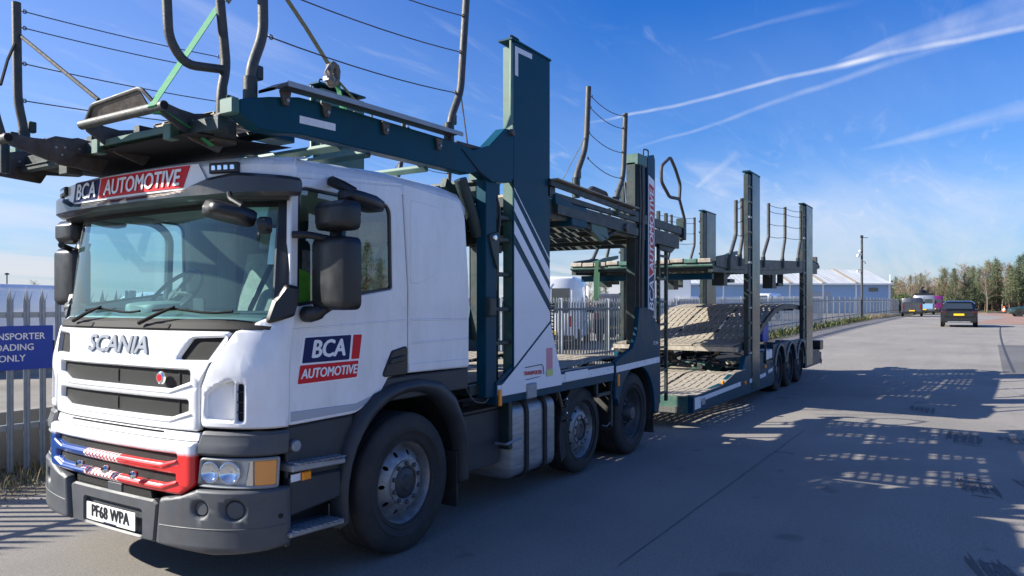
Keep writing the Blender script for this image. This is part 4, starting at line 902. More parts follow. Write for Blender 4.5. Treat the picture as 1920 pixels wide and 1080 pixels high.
for sg in (1, -1):
    Y_ = (lambda mb: mb) if sg > 0 else mirror_mb
    tp('deck_rail', Y_(shape([(3.45, 2.80), (7.2, 2.74), (7.2, 2.84), (5.9, 2.88), (5.55, 2.90), (3.45, 2.98)], .03, .006, [[(3.6, 2.86), (5.4, 2.82), (5.4, 2.86), (3.6, 2.92)]], None, lambda u, v, w: (u, .0 - w, v))), TEALD)
    tp('slide_rail', Y_(MB().bar((3.45, -.02, 2.93), (5.55, -.02, 2.85), .03, .05).bar((3.6, .0, 2.70), (5.6, .0, 2.64), .05, .09)), TEALD)
    tp('walkway', Y_(MB().bar((3.5, -.03, 2.97), (5.5, -.03, 2.91), .10, .012)), TREAD)
    tp('support_arm', Y_(MB().tube([(4.05, .05, 2.66), (4.75, .03, 2.50)], .045, 10).tube([(4.75, .03, 2.50), (5.05, .02, 2.62)], .025, 8)), TEALD)
    tp('motor_housing', Y_(rbox(3.9, 4.25, -.02, .12, 2.56, 2.78, .04)), TEAL)
    tp('bracket', Y_(shape(fillet([(4.35, 2.72), (4.75, 2.62), (4.80, 2.50), (4.62, 2.46), (4.38, 2.55)], .02), .04, .004, (), None, lambda u, v, w: (u, -.01 - w, v))), TEAL_LIT)
    tp('bracket', Y_(shape(fillet([(3.55, 2.84), (3.95, 2.78), (3.85, 2.68), (3.58, 2.74)], .02), .04, .004, (), None, lambda u, v, w: (u, -.02 - w, v))), TEAL)
    tp('grab_handle', Y_(MB().tube([(4.45, .1, 2.93), (4.58, .1, 3.04), (4.95, .1, 3.02), (4.98, .1, 2.92)], .032, 8, .07)), TUBEM)
    tp('roller', Y_(MB().lathe([(0, 0), (.045, .01), (.05, .03), (.05, .10), (0, .11)], (5.22, -.06, 2.66), 14)), STEEL)
    tp('rear_deck_end', Y_(shape(fillet([(6.5, 2.50), (6.95, 2.48), (7.10, 2.55), (7.12, 2.70), (6.5, 2.74)], .03), .05, .004, (), None, lambda u, v, w: (u, .05 - w, v))), TEALD)
    tp('tail_bracket', Y_(MB().box(7.10, 7.42, .03, .10, 2.74, 2.86).box(7.30, 7.40, .0, .12, 2.68, 2.98)), TEALD, bevel=.01)
    # mechanisms between cab and tall post
    tp('lift_housing', Y_(rbox(2.28, 2.62, .30, .75, 2.28, 2.66, .05)), TEALD)
    tp('lift_linkage', Y_(MB().bar((2.2, .28, 2.78), (3.0, .34, 2.44), .05, .08).bar((2.3, .45, 2.50), (3.3, .45, 2.30), .06, .06).bar((2.62, .25, 2.30), (2.62, .25, 2.80), .08, .05).tube([(2.35, .2, 2.7), (2.9, .2, 2.62)], .03, 8)), TEALD)
    tp('cable_loop', Y_(MB().tube([(2.58, .1, 2.9), (2.66, .02, 2.6), (2.62, .02, 2.3), (2.60, .03, 1.9)], .010, 6, .1)), BLACKP)
    tp('lamp_bracket', Y_(MB().box(2.66, 2.80, .12, .24, 2.55, 2.68)), STEEL, bevel=.01)
tp('bulkhead_frame', MB().box(2.30, 2.38, .3, 2.2, 2.20, 2.30), TEALD)
treads(tp('front_drop_frame', MB().box(2.30, 3.2, .2, .26, 2.40, 2.48).box(2.30, 3.2, 2.24, 2.30, 2.40, 2.48), TEALD), 2.3, 3.2, (.26, 1.58), lambda x: 2.46 + (x - 2.3) * .3, .45)

# over-cab deck
for sg in (1, -1):
    Y_ = (lambda mb: mb) if sg > 0 else mirror_mb
    beam = [(.0, 2.825), (.0, 2.905), (.06, 2.925), (.20, 2.965), (.42, 3.015), (.78, 3.03), (1.93, 3.04), (2.03, 3.04), (2.22, 3.02), (2.46, 3.10), (2.70, 3.29), (2.835, 3.30), (2.835, 2.88), (2.80, 2.84), (2.50, 2.80), (2.30, 2.86), (2.17, 2.82), (.42, 2.795), (.26, 2.77), (.12, 2.77)]
    B = tp('over_cab_beam', Y_(shape(fillet(beam, .006, 2), .10, .006, (), None, lambda u, v, w: (u, -.004 - w, v))), TEAL)
    tp('beam_nose', Y_(MB().box(-.05, .0, -.006, .11, 2.82, 2.91)), TEAL_LIT, bevel=.008)
    tp('reflective_tape', Y_(shape([(.42, 2.86), (.71, 2.87), (.71, 2.915), (.42, 2.905)], .003, 0, (), None, lambda u, v, w: (u, -.008 - w, v))), REFL, B)
    tp('panel_seam', Y_(MB().bar((2.06, -.006, 3.0), (2.40, -.006, 2.80), .008, .008)), BLACKM, B)
    tp('pivot_bolt', Y_(MB().lathe([(0, -.03), (.028, -.028), (.034, 0)], (2.79, -.004, 3.27), 10)), STEEL, B)
    # mesh walkway along the outside with brackets
    wk = MB()
    wk.add([(x, y, z + dz) for x, z in ((.15, 2.975), (.26, 3.035), (.7, 3.05), (1.93, 3.075)) for y in (-.11, .03) for dz in (0, .018)],
           [q for k in range(3) for q in ((4 * k, 4 * k + 4, 4 * k + 5, 4 * k + 1), (4 * k + 2, 4 * k + 3, 4 * k + 7, 4 * k + 6), (4 * k + 1, 4 * k + 5, 4 * k + 7, 4 * k + 3), (4 * k, 4 * k + 2, 4 * k + 6, 4 * k + 4))])
    Wk = tp('walkway', Y_(wk), STEEL)
    tp('walkway_edge', Y_(MB().bar((.24, -.112, 3.035), (.7, -.112, 3.05), .008, .03).bar((.7, -.112, 3.05), (1.93, -.112, 3.075), .008, .03)), GALV, Wk)
    for x in (.30, .62, 1.16, 1.75):
        tp('walkway_bracket', Y_(shape(fillet([(x - .04, 3.02), (x + .04, 3.02), (x + .02, 2.935), (x - .015, 2.935)], .008), .02, .003, (), None, lambda u, v, w: (u, -.03 - w, v))), STEEL, Wk)
        tp('bracket_bolt', Y_(MB().lathe([(0, -.01), (.011, -.009), (.012, 0)], (x + .005, -.032, 2.965), 8)), GALV, Wk)
    # wheel guides
    tp('wheel_guide', Y_(shape(fillet([(1.25, 3.03), (2.35, 3.0), (2.55, 3.10), (2.2, 3.19), (1.3, 3.16)], .03), .02, .004, (), None, lambda u, v, w: (u, .42 - w, v))), TEAL)
    tp('locking_pin', Y_(MB().tube([(2.05, .04, 3.05), (2.45, .04, 3.06)], .02, 8)), TUBEM)
H = tp('over_cab_frame', MB().box(-.06, .0, .1, 2.4, 2.74, 2.82), TEALD, bevel=.006)
for x, m_ in ((.35, TEALD), (.85, TEAL_LIT), (1.12, TEAL_LIT), (1.75, TEAL_LIT), (2.5, TEALD)):
    tp('over_cab_cross_bar', MB().bar((x, .10, 2.81), (x, 2.40, 2.81), .06, .03, (.5, 0, 1)), m_, H, bevel=.004)
for y in (.98, 1.52, 2.16): tp('over_cab_stringer', MB().box(0, 2.75, y - .03, y + .03, 2.845, 2.885), TEALD, H)
treads(H, .1, .6, (.36,), lambda x: 2.90, .5, .60)
treads(H, .1, 2.7, (1.54,), lambda x: 2.90 + .06 * max(0, x - 1.6), .5, .60)
tp('front_skid_plate', MB().add([(-.12, .25, 2.73), (.55, .2, 2.76), (.55, 2.3, 2.76), (-.12, 2.25, 2.73)], [(0, 1, 2, 3)]), BLACKM, H)
tp('front_beam_bracket', MB().box(-.11, -.05, .5, 1.25, 2.76, 2.80).box(-.12, -.06, .45, .52, 2.72, 2.81).box(-.12, -.06, 1.2, 1.27, 2.72, 2.81), TEAL_LIT, H, bevel=.004)
tp('front_beam_bracket', MB().box(-.11, -.05, 1.6, 2.2, 2.70, 2.74).box(-.14, -.04, 1.52, 1.62, 2.62, 2.80)  , TEALD, H, bevel=.004)
def flip_ramp(y0, y1, xt, zt, xp, zp, plate):
    """two side arms carrying a cross tube, pivoting on the deck nose"""
    A = []
    for y in (y0, y1):
        a = Vector((xt, zt)); b = Vector((xp, zp)); d = (b - a); n = Vector((-d.y, d.x)).normalized()
        up = n if n.y > 0 else -n
        P_ = [a + up * .035 - d * .04, a + d * .30 + up * .04, a + d * .55 + up * .055, a + d * .80 + up * .10, b + up * .09 + d * .10, b + d * .22 + up * .02, b - up * .10 + d * .10, a + d * .6 - up * .095, a + d * .05 - up * .035]
        ob = tp('ramp_arm', shape(fillet([tuple(p) for p in P_], .015), .014, .002, (), None, lambda u, v, w, y=y: (u, y - w, v)), STEEL); A.append(ob)
        for f, g in ((.55, .01), (.65, .02), (.62, -.03), (.82, .03)):
            c = a + d * f + up * g; tp('bolt', MB().lathe([(0, -.004), (.007, -.004), (.008, 0)], (c.x, y, c.y), 8), GALV, ob)
    t_ = tp('ramp_tube', MB().tube([(xt, y0 - .04, zt), (xt, y1 + .04, zt)], .028, 16), TUBEM, A[0])
    tp('tube_mouth', MB().lathe([(0, 0), (.022, 0)], (xt, y0 - .042, zt), 16), BLACKM, A[0])
    if plate:
        tp('ramp_lip', MB().add([(xt + .005, y0 + .12, zt + .02), (xt + .005, y1 - .02, zt + .02), (xt - .03, y1 - .12, zt + .085), (xt - .03, y0 + .16, zt + .11),
                                 (xt + .015, y0 + .12, zt + .02), (xt + .015, y1 - .02, zt + .02), (xt - .02, y1 - .12, zt + .085), (xt - .02, y0 + .16, zt + .11)],
                                [(0, 1, 2, 3), (7, 6, 5, 4), (0, 4, 5, 1), (1, 5, 6, 2), (2, 6, 7, 3), (3, 7, 4, 0)]), STEEL, A[0])
        tp('ramp_lip_tube', MB().tube([(xt, y1 - .01, zt + .02), (xt - .028, y1 - .13, zt + .09), (xt - .028, y0 + .14, zt + .115), (xt, y0 + .06, zt + .03)], .013, 8, .03), TUBEM, A[0])
    return A[0]
flip_ramp(.37, 1.13, -.23, 2.865, .13, 2.78, True)
flip_ramp(1.46, 2.24, -.52, 2.765, .0, 2.745, False)
tp('over_cab_rear_panel', shape(fillet([(-.45, 2.71), (-.1, 2.70), (.35, 2.74), (.55, 2.86), (.1, 2.88), (-.35, 2.78)], .03), .02, .003, (), None, lambda u, v, w: (u, 2.30 - w, v)), TEALD)
tp('nose_clamp', MB().box(.04, .20, .28, .44, 2.72, 2.86).tube([(.06, .30, 2.84), (.16, .30, 2.92), (.20, .34, 2.94)], .018, 8).box(.10, .16, .30, .40, 2.83, 2.90), STEEL, bevel=.01)
tp('deck_locker', rbox(.62, .98, .66, .84, 2.92, 3.16, .01), TEAL)
# guard posts and wires
def guard(parent, pts, r=.030, socket=True):
    g = parent_part(parent, 'guard_post', MB().tube(pts, r, 12, .08), TUBEM)
    if socket:
        p = Vector(pts[0]); parent_part(g, 'post_socket', MB().tube([p - Vector((0, 0, .06)), p + Vector((0, 0, .14))], r * 1.35, 12), TEALD); parent_part(g, 'post_clip', MB().box(p.x + .03, p.x + .08, p.y - .02, p.y + .03, p.z + .14, p.z + .22), TEALD, bevel=.006)
    return g
def wire(parent, a, b, sag=.02, r=.0045):
    a = Vector(a); b = Vector(b); pts = [a.lerp(b, t / 8) - Vector((0, 0, sag * 4 * (t / 8) * (1 - t / 8))) for t in range(9)]
    w_ = parent_part(parent, 'guard_wire', MB().tube(pts, r, 5), STEEL)
    d = (b - a).normalized(); sd_ = d.cross(Vector((0, 1, 0))).normalized()
    for p, s_ in ((a, 1), (b, -1)):
        c = p + d * s_ * .035; ring = [c + (d * math.cos(k * math.pi / 5) + sd_ * math.sin(k * math.pi / 5)) * .013 for k in range(11)]
        parent_part(w_, 'wire_ring', MB().tube(ring, .004, 5, cap=False), STEEL)
for y, dy in ((.05, -.0), (2.45, .0)):
    far_ = y > 1
    if far_: f1 = [(.03, y, 2.90), (.03, y, 3.06), (-.01, y, 3.25), (-.02, y, 3.96)]; f2 = [(1.75, y, 3.10), (1.80, y, 3.4), (1.72, y, 3.6), (1.72, y, 4.35)]
    else: f1 = [(.11, y, 2.92), (.11, y, 3.10), (.20, y, 3.33), (.19, y, 3.95)]; f2 = [(1.97, y, 3.05), (1.99, y, 3.23), (2.12, y, 3.47), (2.20, y, 4.25)]
    ga = guard(truck, f1); gb = guard(truck, f2)
    if far_: W4 = [((.0, y, 3.91), (1.70, y, 4.05)), ((.0, y, 3.79), (1.70, y, 3.92)), ((.0, y, 3.53), (1.70, y, 3.64)), ((.0, y, 3.26), (1.74, y, 3.42))]
    else: W4 = [((.22, y, 3.86), (2.19, y, 4.09)), ((.22, y, 3.62), (2.15, y, 3.79)), ((.22, y, 3.33), (2.09, y, 3.45))]
    for a, b in W4: wire(ga, a, b, .03 if not far_ else .015)
    tp('stay_wire', MB().tube([f2[2], (f2[2][0] + .10, y, 3.06)], .006, 5), STEEL, gb)
gl = guard(truck, [(-.30, 1.98, 2.70), (-.30, 1.98, 2.85), (-.36, 1.98, 3.05), (-.37, 1.98, 3.5)], .022)
# near front hoop gate
hp_ = guard(truck, [(.14, .34, 2.80), (.13, .34, 3.02), (.17, .34, 3.18), (.12, .34, 3.62), (.10, .34, 3.75)], .028)
tp('hoop_tube', MB().tube([(.12, .34, 3.70), (-.10, .34, 3.74), (-.22, .34, 3.66), (-.20, .34, 3.24), (-.10, .34, 3.125), (.15, .34, 3.165)], .026, 12, .09), TUBEM, hp_)
tp('hoop_brace', MB().tube([(.20, .40, 2.84), (.19, .40, 3.2), (.17, .38, 3.6)], .018, 8), TUBEM, hp_)
# truck rear guard posts
for y in (.0, 2.5):
    ga = guard(truck, [(4.03, y, 2.92), (4.03, y, 3.08), (4.22, y, 3.36), (4.27, y, 3.55), (4.31, y, 4.05)]); gb = guard(truck, [(5.01, y, 2.85), (5.01, y, 2.98), (5.18, y, 3.20), (5.22, y, 3.35), (5.27, y, 3.98)])
    for a, b in (((4.36, y, 3.97), (5.26, y, 3.95)), ((4.33, y, 3.85), (5.24, y, 3.80)), ((4.30, y, 3.58), (5.22, y, 3.52)), ((4.27, y, 3.31), (5.18, y, 3.22))): wire(ga, a, b, .05)
    tp('stay_wire', MB().tube([(4.22, y, 3.5), (3.72, y, 2.98)], .006, 5), GALV, ga)
    tp('stay_wire', MB().tube([(5.22, y, 3.3), (5.30, y, 2.90)], .006, 5), GALV, gb)
    gh = guard(truck, [(7.33, y + (.06 if y < 1 else -.06), 2.72), (7.33, y, 2.95), (7.10, y, 3.22)], .02)
    tp('hoop_tube', MB().tube([(7.10, y, 3.22), (6.72, y, 3.20), (6.42, y, 3.36), (6.42, y, 3.56), (6.75, y, 3.73), (6.95, y, 3.60), (7.14, y, 3.42), (7.10, y, 3.20)], .022, 10, .06), TUBEM, gh)

# ================================================================== THE TRAILER
trailer = thing('car_trailer', 'long dark green two deck trailer with three axles standing behind the lorry', 'trailer', (12.8, 1.25, 0))
def rp(name, mb, m, par=None, **k): return mb.part(name, m, par or trailer, **k)
WX = (13.2, 14.28, 15.38)
for sg in (1, -1):
    Y_ = (lambda mb: mb) if sg > 0 else mirror_mb
    side = [(7.69, .22), (10.55, .20), (12.5, .19), (12.68, .24)]
    side += sum([arc(x, .46, .49, 180 if i == 0 else 165, 15 if i < 2 else -10, 10) for i, x in enumerate(WX)], [])
    side += [(15.95, .27), (18.05, .27), (18.05, .55), (16.8, .70), (16.2, .99), (12.65, .99), (12.45, .90), (10.55, .88), (10.3, .64), (9.7, .62), (9.2, .52), (7.69, .46)]
    S_ = rp('chassis_side', Y_(shape(side, .08, .006, (), None, lambda u, v, w: (u, -w, v))), TEAL, smooth=40)
    for x0, x1, z in ((8.0, 10.2, .36), (10.8, 12.0, .38), (12.2, 12.55, .44)):
        rp('reflective_tape', Y_(shape([(x0, z), (x1, z + .03), (x1, z + .10), (x0, z + .07)], .003, 0, (), None, lambda u, v, w: (u, -.004 - w, v))), REFL, S_)
    rp('warning_plate', Y_(shape(rect(7.75, 8.02, .27, .44), .003, 0, (), None, lambda u, v, w: (u, -.004 - w, v))), LETTER, S_)
    rp('socket_panel', Y_(shape(rect(8.06, 8.22, .30, .40), .02, .004, (), None, lambda u, v, w: (u, -.01 - w, v))), GALV, S_)
    for x, z in ((9.1, .54), (11.9, .60), (10.45, .42)): rp('amber_marker', Y_(shape(rect(x - .04, x + .04, z - .03, z + .03, .02), .03, .006, (), None, lambda u, v, w: (u, -.03 - w, v))), ORANGE, S_)
    for x in WX:
        w_ = MB(); A = arc(x, .46, .50, 12, 168, 12)
        for xx, z in A: w_.v += [(xx, -.02, z), (xx, .55, z)]
        for i in range(len(A) - 1): a = 2 * i; w_.f.append((a, a + 1, a + 3, a + 2))
        rp('mudguard', Y_(w_), GREYD)
        rp('mudguard_lip', Y_(MB().tube([(xx, -.02, z) for xx, z in A], .020, 6)), TREAD)
        wheel(trailer, (x, .045 if sg > 0 else 2.455, .445), .445, .36, 'deep', sg)
    for x0, xm, x1, z0 in ((10.56, 10.95, 11.50, .22), (15.50, 15.98, 16.76, .30)):
        rp('lifting_post', Y_(shape(fillet([(xm, z0 + .02), (x1, z0 + .02), (x1, 4.15), (xm, 4.15)], .01), .12, .006, (), None, lambda u, v, w: (u, -.012 - w, v))), mat('post_gloss_green', (.006, .045, .05), .26, coat=.10, spec=.3, var=.3, vscale=2, dirt=(.10, .085, .06), dirt_amt=.35, dscale=2))
        rp('post_channel', Y_(MB().box(x0 + .2, xm, .01, .10, z0 + .1, 4.12)), TEALD, bevel=.01)
        rp('post_cap', Y_(MB().box(x0 + .19, x1 + .01, -.015, .12, 4.15, 4.18)), TEAL, bevel=.004)
        for k in range(12):
            z = .9 + k * .27; rp('post_rung', Y_(MB().box(x0 + .19, x0 + .36, -.012, .01, z, z + .035)), GALV if k % 3 == 0 else TEALD)
    # ladder beside the front post
    for k in range(0): rp('ladder_rung', Y_(MB().box(10.30, 10.56, .06, .09, .75 + k * .2, .775 + k * .2)), TEALD)
    rp('water_canister', Y_(rbox(11.95, 12.18, -.02, .16, .72, .90, .03)), LETTER); rp('water_canister', Y_(rbox(12.22, 12.45, -.02, .16, .73, .91, .03)), LETTER)
    rp('canister_frame', Y_(MB().box(11.88, 12.52, -.03, .0, .66, .70).box(11.88, 11.92, -.03, 0, .66, 1.0).box(12.48, 12.52, -.03, 0, .66, 1.0)), TEALD)
rp('front_panel', MB().box(7.69, 7.74, .08, 2.42, .20, .46), TEAL_LIT, bevel=.006)
rp('gravel_grid', MB().box(7.682, 7.69, .15, 1.2, .215, .30), mat('speckled_grit', (.12, .12, .11), .8, var=.9, vscale=90), label='speckled grey grit strip along the foot of the front panel')
LDf = rp('lower_deck_frame', MB().box(7.74, 10.5, .09, .16, .40, .45).box(7.74, 10.5, 2.34, 2.41, .40, .45).box(7.74, 7.8, .16, 2.34, .38, .45).box(10.44, 10.5, .16, 2.34, .38, .45), TEALD)
zl = lambda x: .455 + (0 if x < 9.0 else min(1, (x - 9.0) / .8) * .13)
treads(LDf, 7.76, 10.45, (.10, .88, 1.66), zl, .55, .74)
rp('deck_side_ramp', MB().bar((7.75, .05, .47), (9.1, .05, .50), .11, .012).bar((9.1, .05, .50), (9.85, .05, .635), .11, .012).bar((9.85, .05, .635), (10.5, .05, .65), .11, .012), TREAD)
rp('deck_side_ramp', MB().bar((7.75, 2.45, .47), (9.1, 2.45, .50), .11, .012), TREAD)
# humped middle deck over the axles
def hump(x):
    P_ = [(10.28, 1.06), (10.9, 1.08), (11.5, 1.14), (12.4, 1.46), (13.2, 1.69), (14.0, 1.79), (15.2, 1.79), (16.3, 1.74)]
    return lut(P_)(x)
Mf = rp('middle_deck_frame', MB().box(10.28, 10.36, .08, 2.42, .96, 1.04), TREAD)
for y0 in (.10, 2.34):
    for i in range(12):
        xa = 10.3 + i * .49; xb = xa + .49; rp('middle_deck_edge', MB().bar((xa, y0 + .03, hump(xa) - .05), (xb, y0 + .03, hump(xb) - .05), .05, .10), TEALD, Mf)
treads(Mf, 10.30, 16.2, (.15, .90, 1.65), hump, .5, .72)
for i in range(7): rp('middle_cross_member', MB().box(10.6 + i * .75, 10.68 + i * .75, .12, 2.38, hump(10.6 + i * .75) - .14, hump(10.6 + i * .75) - .06), TEALD, Mf)
# machinery under the middle deck
for i in range(46):
    x = random.uniform(10.3, 12.0); y = random.uniform(.2, 2.3); z = random.uniform(.54, .94)
    a = Vector((x, y, z)); b = a + Vector((random.uniform(-.3, .3), random.uniform(-.25, .25), random.uniform(-.06, .10)))
    rp('lift_linkage', MB().bar(a, b, random.uniform(.03, .14), random.uniform(.015, .05)), random.choice([TEALD, STEEL, TREAD, TREAD, TEAL_LIT]))
rp('lift_ram', MB().tube([(10.45, .8, .66), (11.6, .9, .76)], .05, 10), TUBEM); rp('lift_ram', MB().tube([(10.5, 1.7, .70), (11.7, 1.6, .80)], .05, 10), TUBEM)
for i in range(4): rp('loose_ramp', MB().box(-.28, .28, -.22, .22, 0, .02).xform(Matrix.Translation((10.62 + .12 * i, .75 + .42 * i, .60 + .03 * i)) @ Matrix.Rotation(R(12 - 9 * i), 4, 'X') @ Matrix.Rotation(R(-14 + 6 * i), 4, 'Y')), random.choice([TREAD, TEAL_LIT]), bevel=.004)
rp('axle', MB().tube([(13.2, .3, .445), (13.2, 2.2, .445)], .07), BLACKM); rp('axle', MB().tube([(14.28, .3, .445), (14.28, 2.2, .445)], .07), BLACKM); rp('axle', MB().tube([(15.38, .3, .445), (15.38, 2.2, .445)], .07), BLACKM)
rp('centre_chassis', MB().box(10.4, 17.9, .7, 1.8, .48, .62), BLACKM)
rp('rear_lamp_bar', MB().box(17.95, 18.05, .05, 2.45, .40, .60), TEALD, bevel=.01); rp('tail_lamp', rbox(17.7, 18.15, -.03, .22, .62, .86, .05), BLACKP)
rp('rear_hook', MB().tube([(17.95, .05, .5), (17.97, -.02, .34), (18.0, 0, .24)], .012, 6), STEEL)
# upper deck
zu = lambda x: 2.43 + .02 * max(0, x - 8.7) + (.10 * min(1, max(0, (x - 12.5) / 3)))
UT = udeck(trailer, 8.7, 17.55, zu, .6, .5)
rp('front_cross_tube', MB().tube([(8.68, .02, 2.40), (8.68, 2.48, 2.40)], .032, 12), TEAL_LIT)
for k in range(11): rp('worn_front_lip', MB().box(8.62, 8.72, .03 + k * .222, .24 + k * .222, 2.43, 2.50).xform(Matrix.Translation((0, 0, random.uniform(-.012, .012)))), random.choice([TREAD, TREAD, TEAL_LIT]), bevel=.012)
rp('deck_front_tray', MB().box(8.75, 10.2, .15, 2.35, 2.455, 2.475), TREAD)
rp('underslung_beam', MB().box(8.9, 9.0, .1, 2.4, 2.18, 2.28), TEAL, bevel=.008)
for sg in (1, -1):
    Y_ = (lambda mb: mb) if sg > 0 else mirror_mb
    rp('deck_rail', Y_(shape([(8.8, zu(8.8) - .05), (9.6, 2.36), (10.5, 2.40), (10.5, 2.58), (9.6, 2.62), (8.8, 2.53)], .05, .006, (), None, lambda u, v, w: (u, -w, v))), TEALD)
    rp('deck_rail', Y_(shape([(11.5, 2.42), (13.2, 2.50), (15.6, 2.62), (15.6, 2.80), (11.5, 2.62)], .05, .006, (), None, lambda u, v, w: (u, -w, v))), TEALD)
    rp('deck_tail', Y_(shape([(16.7, 2.66), (17.6, 2.70), (17.75, 2.78), (17.6, 2.86), (16.7, 2.84)], .05, .006, (), None, lambda u, v, w: (u, -w, v))), TEALD)
    rp('ramp_flap', Y_(shape([(9.1, 2.50), (9.9, 2.66), (10.4, 2.72), (10.4, 2.66), (9.3, 2.46)], .04, .006, (), None, lambda u, v, w: (u, .1 - w, v))), TEAL_LIT)
    rp('hanging_bracket', Y_(MB().box(9.55, 9.75, .1, .3, 2.10, 2.4).box(9.9, 10.2, .1, .25, 2.16, 2.22).bar((9.6, .15, 2.15), (10.2, .15, 2.38), .04, .05)), TEALD)
    rp('hanging_bracket', Y_(MB().box(13.0, 13.3, .1, .3, 2.12, 2.5).bar((12.6, .15, 2.48), (13.5, .15, 2.15), .04, .06).box(13.45, 13.9, .08, .2, 2.18, 2.24).box(13.85, 13.9, .08, .2, 2.18, 2.55)), TEALD)
    rp('tail_mechanism', Y_(MB().box(17.3, 17.5, .0, .2, 2.80, 3.0).bar((17.2, .1, 2.9), (17.8, .1, 2.84), .05, .05).box(17.6, 17.8, .0, .25, 2.72, 2.80)), STEEL, bevel=.01)
    y = .0 if sg > 0 else 2.5
    GP = [[(9.47, y, 2.40), (9.47, y, 2.50), (9.91, y, 2.96), (9.91, y, 3.54)], [(10.14, y, 2.5), (10.14, y, 2.62), (10.31, y, 2.95), (10.28, y, 3.62)],
          [(11.79, y, 2.55), (11.80, y, 2.72), (12.22, y, 3.09), (12.22, y, 3.76)], [(13.44, y, 2.6), (13.44, y, 2.80), (13.69, y, 3.18), (13.69, y, 3.85)], [(15.02, y, 2.7), (15.02, y, 2.88), (15.33, y, 3.27), (15.33, y, 3.95)]]
    G_ = [guard(trailer, p, .032) for p in GP]
    for a, b in ((0, 1), (2, 3), (3, 4)):
        for f in (0, .18, .55, .92):
            pa = Vector(GP[a][3]).lerp(Vector(GP[a][2]), f); pb = Vector(GP[b][3]).lerp(Vector(GP[b][2]), f)
            wire(G_[a], pa + Vector((.03, 0, -.03)), pb + Vector((-.03, 0, -.03)), .02, .006)
rp('blue_tool_bag', rbox(13.25, 13.75, .35, .8, 1.00, 1.42, .06), mat('blue_plastic', (.01, .06, .42), .5))
# coiled air lines between lorry and trailer
for y in (1.9, 2.15):
    rp('coiled_hose', MB().tube([(6.9 + .06 * math.cos(a), y + .06 * math.sin(a), 1.0 + a * .0085) for a in [k * math.pi / 4 for k in range(15 * 8)]], .010, 4), BLACKP)
rp('draw_bar', MB().box(6.2, 7.7, 1.1, 1.4, .42, .56), TEALD, bevel=.02)

# ================================================================== straps and small loose things
def strap(name, pts, wd, m, label, cat='strap', up=(0, 1, 0)):
    mb = MB(); pts = [Vector(p) for p in pts]; V = []
    for i, p in enumerate(pts):
        d = (pts[min(i + 1, len(pts) - 1)] - pts[max(i - 1, 0)]).normalized(); s_ = Vector(up) - d * d.dot(Vector(up)); s_.normalize(); n = d.cross(s_) * .0018
        V += [p + s_ * wd / 2 + n, p - s_ * wd / 2 + n, p - s_ * wd / 2 - n, p + s_ * wd / 2 - n]
    F_ = []
    for i in range(len(pts) - 1):
        for k in range(4): F_.append((4 * i + k, 4 * i + (k + 1) % 4, 4 * i + 4 + (k + 1) % 4, 4 * i + 4 + k))
    F_ += [(0, 1, 2, 3), tuple(4 * (len(pts) - 1) + k for k in range(4))]
    mb.add(V, F_); o = link(name, mb.mesh(name), m); return tag(o, label, cat)
gs = strap('ratchet_strap', [(.19, .37, 3.62), (.13, .38, 3.52), (-.24, .40, 2.90), (-.262, .40, 2.865), (-.23, .40, 2.832), (-.19, .40, 2.84), (-.05, .38, 2.775), (.08, .36, 2.70)], .075, WEB_G, 'bright green webbing strap pulled tight from the front hoop to the raised ramp tube')
MB().bar((.18, .37, 3.60), (.34, .40, 3.86), .075, .012, (0, 1, 0)).part('strap_sleeve', mat('grey_sleeve', (.30, .29, .27), .8, var=.2), gs)
os_ = strap('ratchet_strap', [(1.02, .8, 3.99), (1.20, .8, 3.84), (1.44, .8, 3.62)], .04, WEB_O, 'faded olive strap running down from above to the ratchet over the top deck')
rt = thing('strap_ratchet', 'bundle of olive webbing wound round a steel ratchet above the top deck', 'ratchet', (1.5, .8, 3.4))
MB().tube([(1.47 + .05 * math.cos(a) * (1 - a * .02), .8 + .02 * math.sin(a * 1.3), 3.56 + .075 * math.sin(a)) for a in [k * .5 for k in range(40)]], .026, 6).part('wound_webbing', mat('dirty_webbing', (.18, .15, .12), .8, var=.4, vscale=40), rt)
MB().box(1.40, 1.50, .77, .83, 3.50, 3.53).tube([(1.42, .78, 3.62), (1.38, .78, 3.56), (1.41, .78, 3.50), (1.46, .78, 3.55)], .008, 6).part('ratchet_handle', GALV, rt)
MB().bar((1.50, .8, 3.53), (1.70, .8, 3.12), .004, .045, (0, 1, 0)).bar((1.52, .8, 3.53), (1.62, .8, 3.12), .004, .045, (0, 1, 0)).part('strap_tail', WEB_G, rt)
MB().tube([(1.54, .8, 3.52), (1.72, .8, 3.42), (1.88, .8, 3.38), (1.92, .8, 3.33), (1.86, .8, 3.28), (1.7, .8, 3.32)], .010, 6, .03).part('strap_loop', WEB_O, rt)
def round_strap(pts, r, m, label): return tag(link('ratchet_strap', MB().tube(pts, r, 6).mesh('ratchet_strap'), m), label, 'strap')
round_strap([(.0, 2.43, 3.72), (-.11, 1.72, 3.36), (-.21, 1.02, 3.00)], .013, WEB_D, 'dark dirty strap slanting from the leftmost guard post to the raised ramp lip')
round_strap([(.0, 2.47, 3.72), (-.12, 2.35, 3.50), (-.22, 2.22, 3.28)], .011, WEB_D, 'short dark strap falling left from the leftmost guard post')
def hang(pts, wd, m, label): return strap('hanging_strap', pts, wd, m, label, up=(0, 1, .2))
hang([(8.66, 1.95, 2.52), (8.60, 1.95, 2.50), (8.58, 1.97, 2.2), (8.66, 2.0, 1.85), (8.72, 2.0, 1.95), (8.70, 1.98, 2.45)], .07, mat('weathered_green_webbing', (.02, .085, .045), .8), 'green strap looped over the front tube of the trailer upper deck')
